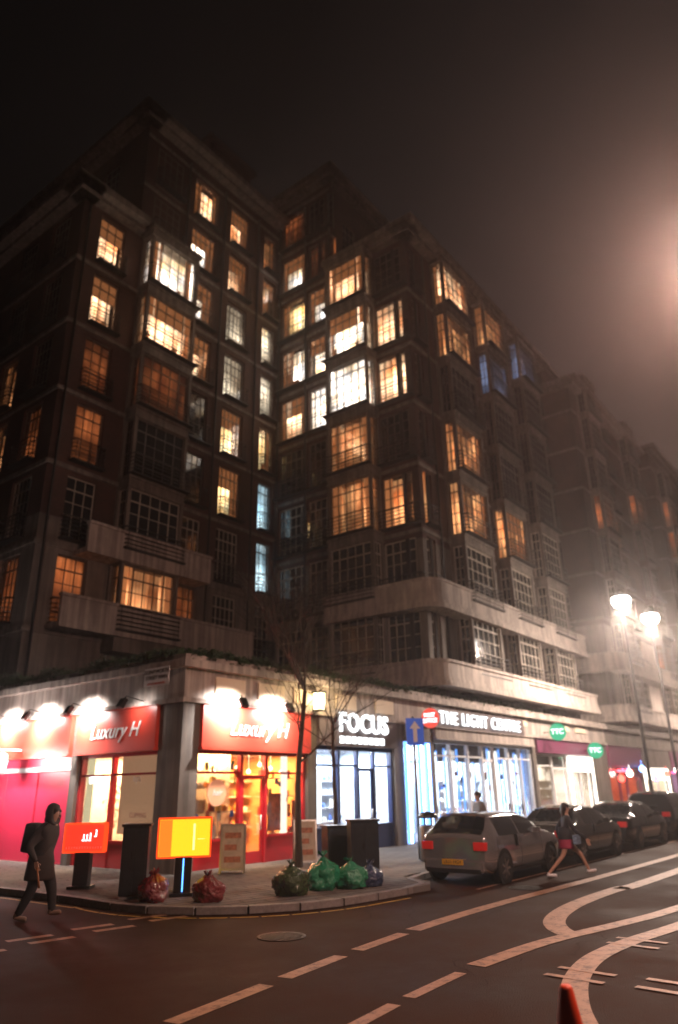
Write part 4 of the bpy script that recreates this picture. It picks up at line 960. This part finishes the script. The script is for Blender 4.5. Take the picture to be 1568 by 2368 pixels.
# rubbish bags
def bag(x, y, s, m, label, seed, tilt=0):
    rnd = random.Random(seed); b = bmesh.new(); bmesh.ops.create_icosphere(b, subdivisions=5, radius=1)
    off = Vector((rnd.uniform(0, 90), rnd.uniform(0, 90), rnd.uniform(0, 90)))
    for v in b.verts:
        p = v.co.copy(); n = p.normalized()
        k = 1 + .20 * noise.noise(n * 1.3 + off)
        ang = math.atan2(n.y, n.x); k += .07 * abs(math.sin(ang * 5 + 3 * noise.noise(n * 2 + off))) * max(0, n.z + .3)
        k += .10 * noise.noise(n * 3 + off) - .09 * (1 - abs(noise.noise(n * 5 + off)) * 2.2) * .6 - .05 * (1 - abs(noise.noise(n * 11 + off)) * 2.5)
        q = n * k; z = q.z
        if z > .62: q.x *= max(.3, 1 - (z - .62) * 1.2); q.y *= max(.3, 1 - (z - .62) * 1.2); q.z = .62 + (z - .62) * (1.1 + .5 * noise.noise(n * 6 + off))
        q.z = max(q.z, -.62)
        v.co = Vector((q.x * s, q.y * s * .85, (q.z + .62) * s * .85))
    for f in b.faces: f.smooth = True
    me = bpy.data.meshes.new('rubbish_bag'); b.to_mesh(me); b.free(); me.materials.append(m)
    o = link('rubbish_bag', me, None, (x, y, .12), (0, R(tilt), rnd.uniform(0, 6))); tag(o, label, 'rubbish bag')
    kb = B(); zt_ = max(v.co.z for v in me.vertices) - .03
    for q_ in range(9):
        a_ = q_ * 2 * PI / 9 + rnd.random() * .4; l_ = rnd.uniform(.07, .13); kb.quad([(0, 0, zt_ - .03), (math.cos(a_) * l_, math.sin(a_) * l_, zt_ + rnd.uniform(.03, .10)), (math.cos(a_ + .5) * l_ * .8, math.sin(a_ + .5) * l_ * .8, zt_ + rnd.uniform(.02, .12)), (math.cos(a_ + .9) * .02, math.sin(a_ + .9) * .02, zt_ - .01)])
    put('tied_top', kb, m, o)
    return o
def plastic(n, c): return mat(n, c, .22, bump=1.0, noise_scale=14, coat=.5, spec=.7)
G1 = plastic('green_plastic', (.010, .21, .10)); R1 = plastic('red_plastic', (.16, .008, .012)); U1 = plastic('blue_plastic', (.03, .05, .11)); G2 = plastic('olive_plastic', (.035, .06, .022))
bag(12.55, 10.15, .40, G1, 'large shiny green rubbish bag at the kerb in front of the black cabinet', 3, 6)
bag(12.95, 9.72, .33, G1, 'green rubbish bag with a tied top leaning against the larger green one', 9, -8)
bag(13.40, 9.62, .28, U1, 'pale blue rubbish bag beside the green bags and the black cabinet', 5)
bag(11.55, 10.15, .36, G2, 'dull olive rubbish bag standing apart at the kerb', 21)
bag(9.62, 11.85, .33, R1, 'red rubbish bag on the pavement close beside the narrow dark cabinet', 31, 5)
bag(10.15, 10.95, .31, R1, 'red rubbish bag at the kerb in front of the yellow box sign', 37)

# traffic cone close to the camera
tcn = empty('traffic_cone', (5.42, 2.28, .004)); tag(tcn, 'orange traffic cone with a pale band at the bottom of the picture', 'traffic cone')
put('body', B().lathe([(.17, .03), (.125, .30), (.085, .50), (.045, .71), (.03, .73)], n=28), mat('cone_orange', (.85, .07, .015), .45), tcn)
put('reflective_band', B().lathe([(.129, .29), (.088, .495)], n=28), mat('dirty_reflector', (.6, .5, .45), .4, noise_amt=.3), tcn)
put('base', B().box(-.22, .22, -.22, .22, 0, .03), mat('cone_base_black', (.02, .02, .02), .6), tcn, bevel=.01)

# ------------------------------------------------------------------ cars
def lerp_key(keys, x):
    for (a, va), (b, vb) in zip(keys, keys[1:]):
        if x <= b:
            t = (x - a) / (b - a) if b > a else 0; t = max(0, min(1, t)); t = t * t * (3 - 2 * t) * .5 + t * .5
            return va + (vb - va) * t
    return keys[-1][1]
CARS = {
 'hatch': dict(L=4.1, W=1.74, top=[(0, .92), (.12, 1.02), (.62, 1.40), (1.1, 1.42), (2.0, 1.41), (2.5, 1.32), (3.15, .97), (3.8, .86), (4.1, .70)], glass=(.35, 2.95), rear=(.10, .66), front=(2.42, 3.18)),
 'saloon': dict(L=4.6, W=1.8, top=[(0, .88), (.15, .98), (.75, 1.01), (1.45, 1.36), (2.0, 1.43), (2.7, 1.41), (3.1, 1.31), (3.75, .97), (4.3, .86), (4.6, .68)], glass=(.95, 3.5), rear=(.80, 1.44), front=(3.02, 3.72)),
 'suv': dict(L=4.6, W=1.86, top=[(0, 1.02), (.1, 1.15), (.45, 1.62), (1.1, 1.70), (2.4, 1.68), (2.9, 1.56), (3.5, 1.10), (4.2, 1.0), (4.6, .82)], glass=(.35, 3.3), rear=(.10, .5), front=(2.82, 3.55)),
}
def car(kind, x, y, paint, label, plate, rot=0, lamps=False):
    K = CARS[kind]; L_, W = K['L'], K['W']; t = empty('parked_car', (x, y, 0), rot); tag(t, label, 'car', 'cars parked along the kerb')
    belt = .93 if kind != 'suv' else 1.08
    n = 34; sts = [L_ * i / n for i in range(n + 1)]
    def half(xs):
        e_ = min(xs, L_ - xs); return (W / 2) * (1 - .13 * max(0, 1 - e_ / .38) ** 2)
    def prof(xs, o=0.0):
        w2 = half(xs); tp = lerp_key(K['top'], xs); bl = min(belt + .04 * (1 - xs / L_), tp - .03)
        ends = min(xs, L_ - xs); zb = .22 + .12 * max(0, 1 - ends / .3)
        tum = max(0, tp - bl - .03)
        wr = w2 - .06 - tum * .42
        P = [(w2 * .90, zb), (w2 * .985, zb + .12), (w2 + .01, .55), (w2 * .995, .72), (w2 * .965, bl), (wr + (w2 * .965 - wr) * .5, bl + (tp - bl) * .48), (wr, tp - min(.07, (tp - bl) * .4)), (wr * .86, tp - .012 - .0 * tum), (wr * .5, tp + .012), (0, tp + .02)]
        return [(a + (o if a > 0 else 0), z + (o if z > bl else 0)) for a, z in P]
    b = bmesh.new(); rings = []
    for xs in sts:
        P = prof(xs); ring_ = [b.verts.new((xs, -a, z)) for a, z in P] + [b.verts.new((xs, a, z)) for a, z in P[-2::-1]]; rings.append(ring_)
    for A, D in zip(rings, rings[1:]):
        for i in range(len(A) - 1):
            f = b.faces.new((A[i], D[i], D[i + 1], A[i + 1])); f.smooth = True
        b.faces.new((A[-1], D[-1], D[0], A[0]))
    b.faces.new(rings[0]); b.faces.new(rings[-1][::-1])
    bmesh.ops.recalc_face_normals(b, faces=b.faces)
    me = bpy.data.meshes.new('body'); b.to_mesh(me); b.free(); me.materials.append(paint); link('body', me, t)
    def patch(name, x0, x1, i0, i1, sides, m, o=.006, steps=6, inset=0.0):
        for s_ in sides:
            bb = B()
            for k in range(steps):
                xa, xb = x0 + (x1 - x0) * k / steps, x0 + (x1 - x0) * (k + 1) / steps
                A, D = prof(xa, o), prof(xb, o)
                for i in range(i0, i1):
                    q = [(xa, s_ * A[i][0], A[i][1]), (xb, s_ * D[i][0], D[i][1]), (xb, s_ * D[i + 1][0], D[i + 1][1]), (xa, s_ * A[i + 1][0], A[i + 1][1])]
                    bb.quad(q if s_ < 0 else q[::-1])
            put(name, bb, m, t, smooth=True)
    g0, g1 = K['glass']; mid = (g0 + g1) / 2
    if kind == 'saloon' : g0 += .25
    patch('side_window', g0 + .25, mid - .04, 4, 6, (-1, 1), MT['carglass']); patch('side_window', mid + .04, g1 - .35, 4, 6, (-1, 1), MT['carglass'])
    patch('rear_window', *K['rear'], 7, 9, (-1, 1), MT['carglass'], steps=4); patch('windscreen', *K['front'], 7, 9, (-1, 1), MT['carglass'], steps=4)
    # rear bumper, lamps, plate
    w2 = W / 2
    for s_ in (-1, 1):
        zt = .78 if kind != 'suv' else .9
        put('tail_light', B().box(-.03, .16, min(s_ * (w2 - .36), s_ * (w2 - .075)), max(s_ * (w2 - .36), s_ * (w2 - .075)), zt - .09, zt + .08), MT['tail'], t, bevel=.02)
        put('headlight', B().box(L_ - .22, L_ + .01, min(s_ * (w2 - .42), s_ * (w2 - .12)), max(s_ * (w2 - .42), s_ * (w2 - .12)), .60, .72), MT['headlight'], t, bevel=.02)
        put('door_mirror', B().box(g1 - .62, g1 - .5, min(s_ * (w2 - .02), s_ * (w2 + .17)), max(s_ * (w2 - .02), s_ * (w2 + .17)), .95, 1.07), paint, t, bevel=.02)
        for xx in (.72 if kind != 'saloon' else .95, L_ - .82):
            wh = empty('wheel'); wh.parent = t; wh.location = (xx, s_ * (w2 - .10), .31)
            rr_ = .31
            put('tyre', B().lathe([(rr_ * .62, -.1), (rr_ * .93, -.105), (rr_, -.07), (rr_, .07), (rr_ * .93, .105), (rr_ * .62, .1)], n=28), MT['tyre'], wh, rot=(R(90), 0, 0))
            rim = B().lathe([(rr_ * .64, -.085), (rr_ * .64, .085)], n=24)
            for k in range(7):
                a = 2 * PI * k / 7
                for ss in (-.112, .106): 
                    c0, s0 = math.cos(a), math.sin(a); px, py = -s0 * .018, c0 * .018
                    q = [(c0 * .04 + px, s0 * .04 + py, ss), (c0 * .04 - px, s0 * .04 - py, ss), (c0 * .2 - px * 1.4, s0 * .2 - py * 1.4, ss), (c0 * .2 + px * 1.4, s0 * .2 + py * 1.4, ss)]
                    rim.quad(q, 1)
            rim.lathe([(.045, -.118), (.045, .118)], n=10, mi=1)
            put('rim', rim, [MT['rimdark'], MT['alloy']], wh, rot=(R(90), 0, 0))
            put('wheel_arch', B().lathe([(.375, -.006), (.375, .006)], n=30), MT['rimdark'], t, (xx, s_ * (w2 - .004 + .012), .335), (R(90), 0, 0))
            wh.location.y = s_ * (w2 - .075)
    put('bumper', B().box(-.06, .14, -w2 + .14, w2 - .14, .26, .50), paint, t, bevel=.035)
    put('bumper', B().box(L_ - .14, L_ + .05, -w2 + .16, w2 - .16, .24, .48), paint, t, bevel=.035)
    put('sill_trim', B().box(.95, L_ - 1.05, -w2 + .02, w2 - .02, .20, .27), MT['rimdark'], t)
    for xg in (g0 + .12, mid, g1 - .12):
        for s_ in (-1, 1):
            A_ = prof(xg, .004); gq = B()
            for i in range(0, 4): gq.quad([(xg - .006, s_ * A_[i][0], A_[i][1]), (xg + .006, s_ * A_[i][0], A_[i][1]), (xg + .006, s_ * A_[i + 1][0], A_[i + 1][1]), (xg - .006, s_ * A_[i + 1][0], A_[i + 1][1])])
            put('door_gap', gq, MT['rimdark'], t)
    put('rear_bumper_trim', B().box(-.068, .0, -w2 + .2, w2 - .2, .24, .33), MT['rimdark'], t, bevel=.01)
    pl_ = put('number_plate', B().box(-.072, -.062, -.26, .26, .40, .51), MT['plate'], t)
    lettering('lettering', plate, .10, MT['black'], pl_, (-.074, 0, .455), (R(90), 0, -PI / 2), .001)
    put('high_brake_light', B().box(.03, .06, -.16, .16, 0, .03), MT['tail'], t, (K['rear'][1] - .1, 0, lerp_key(K['top'], K['rear'][1]) - .03))
    patch('door_handle', mid - .3, mid - .14, 3, 4, (-1, 1), MT['iron'], .012, 1)
    return t
MT['carglass'] = mat('car_glass', (.010, .012, .014), .04, spec=.9, coat=.5); MT['tyre'] = mat('tyre_rubber', (.018, .018, .018), .8)
MT['rimdark'] = mat('wheel_well_black', (.008, .008, .008), .7); MT['alloy'] = mat('alloy_wheel', (.45, .45, .46), .25, .9)
MT['tail'] = mat('red_tail_lens', (.42, .01, .01), .12, coat=.6, emit=(1, .03, .02), es=.16); MT['headlight'] = mat('headlamp_lens', (.7, .7, .72), .1, .2)
MT['plate'] = mat('yellow_plate', (.75, .42, .03), .4)
def paint_(n, c, me=.75): return mat(n, c, .16, me, coat=1.0)
SIL = paint_('silver_champagne_paint', (.46, .46, .47)); GRY = paint_('grey_paint', (.14, .135, .13)); DRK = paint_('dark_grey_paint', (.05, .05, .055)); BLK = paint_('black_car_paint', (.015, .015, .018), .2); RDC = paint_('dark_red_paint', (.16, .02, .02), .3)
car('hatch', 15.35, 8.72, SIL, 'silver hatchback parked nearest, its rear towards the black cabinets', 'LR11 HGY')
car('saloon', 20.1, 8.82, GRY, 'grey saloon parked in front of the silver hatchback, behind the walking woman', 'SC51 YLE')
car('saloon', 25.4, 8.86, DRK, 'dark grey saloon parked third along the kerb', 'KN08 VTO')
car('suv', 30.8, 8.92, BLK, 'black tall car parked fourth along the kerb', 'LD12 XRA')
car('saloon', 36.2, 8.86, SIL, 'silver saloon parked fifth along the kerb', 'GY59 FHT')
car('hatch', 41.8, 8.82, DRK, 'small dark hatchback parked sixth along the kerb', 'RV10 KLP')
car('suv', 47.0, 8.92, paint_('white_paint', (.7, .7, .7), .1), 'white tall car parked seventh along the kerb', 'BJ07 WEM')
car('saloon', 52.6, 8.86, RDC, 'dark red saloon parked last in the visible row', 'LB13 ONC')

# ------------------------------------------------------------------ people
def body_mesh(joints, bones, mats, name='person', sub=2):
    """joints: name -> (pos, (rx, ry)); bones: (a, b, material index). one continuous skin"""
    names = list(joints); idx = {n: i for i, n in enumerate(names)}
    me = bpy.data.meshes.new(name); me.from_pydata([joints[n][0] for n in names], [(idx[a], idx[b]) for a, b, _ in bones], [])
    o = bpy.data.objects.new(name, me); C.objects.link(o)
    o.modifiers.new('skin', 'SKIN'); sv = me.skin_vertices[0].data
    for i, n in enumerate(names): sv[i].radius = joints[n][1]; sv[i].use_root = (n == 'pelvis')
    m = o.modifiers.new('sub', 'SUBSURF'); m.levels = sub; m.render_levels = sub
    dg = bpy.context.evaluated_depsgraph_get(); dg.update(); nm = bpy.data.meshes.new_from_object(o.evaluated_get(dg))
    bpy.data.objects.remove(o)
    nm.materials.clear()
    for k in mats: nm.materials.append(k)
    segs = [(Vector(joints[a][0]), Vector(joints[b][0]), mi) for a, b, mi in bones]
    for p in nm.polygons:
        c = p.center; best = 1e9
        for a, b, mi in segs:
            d = b - a; t = max(0, min(1, (c - a).dot(d) / max(d.length_squared, 1e-9))); q = (c - (a + d * t)).length
            if q < best: best = q; p.material_index = mi
        p.use_smooth = True
    return nm
SKIN = mat('skin', (.46, .27, .19), .5); 
def person(x, y, rz, J, label, mats, hair_m, z=0.0, hair='short'):
    """J gives joint positions in metres, facing +x"""
    t = empty('person', (x, y, z), rz); tag(t, label, 'person')
    # mats: 0 skin 1 top 2 trousers 3 shoes
    r = J['r']
    jt = {k: (v, r.get(k, (.05, .05))) for k, v in J['p'].items()}
    bones = J['b']
    nm = body_mesh(jt, bones, mats); link('body', nm, t)
    # face
    hd = Vector(J['p']['head']); fw = Vector(J.get('face', (1, 0, 0))).normalized(); sd = Vector((-fw.y, fw.x, 0))
    f = B()
    for s_ in (-1, 1):
        q = hd + fw * .088 + sd * .033 * s_ + Vector((0, 0, .012)); f.lathe([(.004, -.006), (.011, 0), (.004, .006)], c=q, n=8)
    put('eyes', f, MT['white'], t)
    n_ = hd + fw * .098 + Vector((0, 0, -.02)); put('nose', B().tube(n_ + Vector((0, 0, .03)), n_ + fw * .006, .006, .012, n=6), mats[0], t)
    mth = hd + fw * .088 + Vector((0, 0, -.058)); put('mouth', B().tube(mth - sd * .022, mth + sd * .022, .006, n=5), mat('lips', (.35, .10, .09), .5), t)
    for s_ in (-1, 1): put('ear', B().lathe([(.006, -.03), (.016, 0), (.006, .03)], c=hd + sd * .082 * s_ - fw * .005, n=8), mats[0], t)
    b = bmesh.new(); bmesh.ops.create_icosphere(b, subdivisions=3, radius=.112)
    for v in b.verts:
        p = v.co; fr = p.dot(fw)
        if p.z < .03 and fr > -.01: v.co = p * .72
        v.co += Vector((0, 0, .025)) - fw * .016
        if hair == 'long' and p.z < -.02 and fr < .03: v.co = v.co + Vector((0, 0, (p.z + .02) * 3.4)) - fw * .03
        v.co *= 1 + .05 * noise.noise(v.co * 20)
    for fc in b.faces: fc.smooth = True
    me = bpy.data.meshes.new('hair'); b.to_mesh(me); b.free(); me.materials.append(hair_m); link('hair', me, t, hd)
    return t, jt
def hand(par, wrist, d, side, m, curl=.5, k=1.0):
    """palm and five separate bent fingers; d = direction of the hand, side = thumb side"""
    d = Vector(d).normalized(); sd = Vector(side).normalized(); nrm = d.cross(sd).normalized(); w_ = Vector(wrist); b = B()
    pc = w_ + d * .045 * k
    def P(a, s_, n_): return w_ + d * a * k + sd * s_ * k + nrm * n_ * k
    A = [P(0, -.026, -.016), P(0, .026, -.016), P(0, .026, .016), P(0, -.026, .016)]; D = [P(.09, -.040, -.011), P(.09, .040, -.011), P(.09, .040, .011), P(.09, -.040, .011)]
    for i in range(4): b.quad([A[i], A[(i + 1) % 4], D[(i + 1) % 4], D[i]])
    b.quad(A[::-1]); b.quad(D)
    for i, (s_, l_) in enumerate(((.031, .072), (.011, .08), (-.010, .074), (-.030, .058))):
        p = P(.085, s_, 0); dd = d.copy(); r_ = .009 * k
        for q, fr in enumerate((.45, .3, .25)):
            dd = (dd + nrm * curl * (.5 + .4 * q)).normalized(); e_ = p + dd * l_ * fr * k; b.tube(p, e_, r_, r_ * .9, n=6); p = e_; r_ *= .9
    p = P(.02, .026, 0); dd = (d * .6 + sd * .8).normalized()
    for fr in (.035, .028): 
        e_ = p + dd * fr * k; b.tube(p, e_, .011 * k, .009 * k, n=6); p = e_; dd = (dd + d * .5 + nrm * curl * .6).normalized()
    put('hand', b, m, par, smooth=True)
def walk(h=1.65, stride=.55, arm=.25, coat=False, bare=False, lean=.05, bulk=1.0):
    s = h / 1.75; p = {}; hp = .93 * s; q = stride / 2
    p['pelvis'] = (0, 0, hp); p['waist'] = (lean * .3, 0, hp + .14 * s); p['chest'] = (lean, 0, hp + .36 * s); p['neck'] = (lean * 1.3, 0, hp + .53 * s); p['neck2'] = (lean * 1.5, 0, hp + .585 * s); p['head'] = (lean * 1.8, 0, hp + .69 * s); p['crown'] = (lean * 1.8, 0, hp + .775 * s)
    for sg, nm, fx in ((1, 'l', q), (-1, 'r', -q)):
        y = .10 * s * sg
        p['hip' + nm] = (0, y * .95, hp - .03 * s); 
        if fx > 0: p['knee' + nm] = (fx * .62 + .04, y, .50 * s); p['ankle' + nm] = (fx, y, .115 * s + .03); p['heel' + nm] = (fx - .05, y, .075 + .02); p['toe' + nm] = (fx + .18, y, .12)
        else: p['knee' + nm] = (fx * .35 + .05, y, .49 * s); p['ankle' + nm] = (fx, y, .10 * s); p['heel' + nm] = (fx - .06, y, .05); p['toe' + nm] = (fx + .18, y, .035)
        p['sh' + nm] = (lean * 1.1, .18 * s * sg, hp + .47 * s); p['elb' + nm] = (lean - fx * .3 - .03, .235 * s * sg, hp + .19 * s); p['wri' + nm] = (lean - fx * .55 + arm, .22 * s * sg, hp - .01 * s)
    c = bulk
    r = dict(pelvis=(.135 * c, .115 * c), waist=(.125 * c, .10 * c), chest=(.155 * c, .12 * c), neck=(.075, .07), neck2=(.056, .056), head=(.082, .098), crown=(.05, .06))
    for nm in 'lr':
        k = .85 if bare else 1.15
        r['hip' + nm] = (.095 * c, .095 * c); r['knee' + nm] = (.062 * k, .062 * k); r['ankle' + nm] = (.042 * k, .042 * k); r['heel' + nm] = (.042, .042); r['toe' + nm] = (.042, .028)
        k = 1.25 if coat else 1
        r['sh' + nm] = (.068 * k, .068 * k); r['elb' + nm] = (.047 * k, .047 * k); r['wri' + nm] = (.030 * k, .030 * k)
    b = [('pelvis', 'waist', 1), ('waist', 'chest', 1), ('chest', 'neck', 1), ('neck', 'neck2', 0), ('neck2', 'head', 0), ('head', 'crown', 0)]
    for nm in 'lr': b += [('pelvis', 'hip' + nm, 2), ('hip' + nm, 'knee' + nm, 2), ('knee' + nm, 'ankle' + nm, 0 if bare else 2), ('ankle' + nm, 'heel' + nm, 3), ('heel' + nm, 'toe' + nm, 3), ('chest', 'sh' + nm, 1), ('sh' + nm, 'elb' + nm, 1), ('elb' + nm, 'wri' + nm, 1)]
    return dict(p=p, r=r, b=b)
WT = mat('white_trainer', (.75, .75, .78), .5); BT = mat('black_top', (.02, .022, .03), .8); DT = mat('dark_trousers', (.02, .02, .022), .85); COAT = mat('dark_coat', (.03, .022, .02), .85, noise_amt=.2, noise_scale=8); PINK = mat('crimson_skirt', (.30, .02, .07), .7); HB = mat('dark_hair', (.015, .010, .008), .45); TAN = mat('tan_shoe', (.30, .20, .14), .6); GC = mat('grey_coat', (.16, .15, .15), .85)
# woman crossing: facing away to the picture's right
J = walk(1.64, .98, .12, bare=True, bulk=.95)
for k_ in J['p']:
    if k_[:4] not in ('ankl', 'heel', 'toel', 'toer', 'knee'): J['p'][k_] = (J['p'][k_][0], J['p'][k_][1], J['p'][k_][2] - .05)
J['b'] = [(a, b, 0 if a.startswith('hip') else m) for a, b, m in J['b']]
wz = math.atan2(-.80, .60)
t_, j_ = person(17.95, 7.15, wz, J, 'woman in white trainers walking past the grey saloon', [SKIN, BT, PINK, WT], HB, .0, 'long')
put('skirt', B().lathe([(.19, .60), (.185, .64), (.16, .86), (.13, 1.02), (.125, 1.05)], n=20), PINK, t_, smooth=True)
put('shorts', B().lathe([(.165, .78), (.17, .82), (.165, .92), (.14, 1.06)], n=20), BT, t_, smooth=True)
for nm, sg in (('l', 1), ('r', -1)): hand(t_, j_['wri' + nm][0], (.3, 0, -1), (1, 0, .2), SKIN, .35 * -sg)
hbg = empty('handbag', (17.9, 6.86, .0)); tag(hbg, 'small blue striped bag carried by the walking woman', 'bag')
put('body', B().box(-.14, .14, -.05, .05, .70, .90), mat('blue_striped_bag', (.18, .28, .42), .5, noise_amt=.6, noise_scale=18), hbg, bevel=.02); put('strap', B().tube((-.12, 0, .90), (0, 0, 1.08), .008).tube((0, 0, 1.08), (.12, 0, .90), .008), BT, hbg)
# person in dark coat crossing the side street
J = walk(1.80, .5, .18, coat=True, bulk=1.5, lean=.09)
J['r'].update(shl=(.11, .11), shr=(.11, .11), elbl=(.075, .075), elbr=(.075, .075), kneel=(.095, .095), kneer=(.095, .095), anklel=(.065, .065), ankler=(.065, .065))
J['p']['elbr'] = (-.02, -.40, 1.16); J['p']['wrir'] = (.16, -.42, .93); J['p']['elbl'] = (-.1, .33, 1.16); J['p']['wril'] = (.02, .30, .92)
t_, j_ = person(7.7, 12.55, R(-62), J, 'person in a bulky dark hooded coat walking past the crimson shop front', [SKIN, COAT, DT, TAN], HB)
put('coat_skirt', B().lathe([(.24, .62), (.245, .66), (.215, .95), (.17, 1.15)], n=20), COAT, t_, smooth=True)
hb_ = bmesh.new(); bmesh.ops.create_icosphere(hb_, subdivisions=3, radius=.15)
for v in hb_.verts:
    if v.co.x > .07: v.co.x = .05 - .3 * (v.co.x - .07)
    if v.co.z > .08: v.co.x -= (v.co.z - .08) * .5; v.co.z += .03
    if v.co.z < -.05: v.co.x *= 1.15; v.co.y *= 1.25; v.co.z *= 1.3
    v.co *= 1 + .08 * noise.noise(v.co * 9)
for f_ in hb_.faces: f_.smooth = True
mh_ = bpy.data.meshes.new('hood'); hb_.to_mesh(mh_); hb_.free(); mh_.materials.append(COAT); link('hood', mh_, t_, Vector(j_['head'][0]) + Vector((-.02, 0, .0)))
bk_ = B().box(-.13, .10, -.17, .17, -.24, .24); put('rucksack', bk_, mat('dark_rucksack', (.02, .018, .02), .7), t_, (-.19, 0, 1.28), (0, R(6), 0), bevel=.06)
hand(t_, j_['wrir'][0], (.3, 0, -1), (1, 0, .2), SKIN, -.7); hand(t_, j_['wril'][0], (.2, 0, -1), (1, 0, .2), SKIN, -.5)
st = put('stick', B().tube((0, 0, 0), (.10, -.03, -.32), .013, .018, n=8), MT['wood'], None); st.location = t_.location + Matrix.Rotation(R(-62), 3, 'Z') @ Vector((.19, -.42, .86)); st.rotation_euler = (0, 0, R(-62)); tag(st, 'short dark stick held by the person in the dark coat', 'stick')
# pedestrian on the pavement behind the silver hatchback
J = walk(1.74, .35, .1, coat=True)
t_, j_ = person(20.9, 10.85, R(150), J, 'pedestrian in a grey coat on the pavement behind the silver hatchback', [SKIN, GC, DT, BT], HB, .118)
for nm, sg in (('l', 1), ('r', -1)): hand(t_, j_['wri' + nm][0], (.2, 0, -1), (1, 0, .1), SKIN, .3)

# ------------------------------------------------------------------ haze volume added to give the lamps their halos
HAZE = 0.0023
if HAZE:
    m = bpy.data.materials.new('glow_haze'); m.use_nodes = True; nt = m.node_tree; nt.nodes.remove(nt.nodes['Principled BSDF'])
    pv = nt.nodes.new('ShaderNodeVolumePrincipled'); pv.inputs['Density'].default_value = HAZE; pv.inputs['Color'].default_value = (.92, .88, .87, 1); pv.inputs['Anisotropy'].default_value = .82
    nt.links.new(pv.outputs[0], nt.nodes['Material Output'].inputs['Volume'])
    m.cycles.homogeneous_volume = True
    hz = put('haze', B().box(-305, 505, -305, 405, -1.0, 50.0), m); tag(hz, kind='stuff')
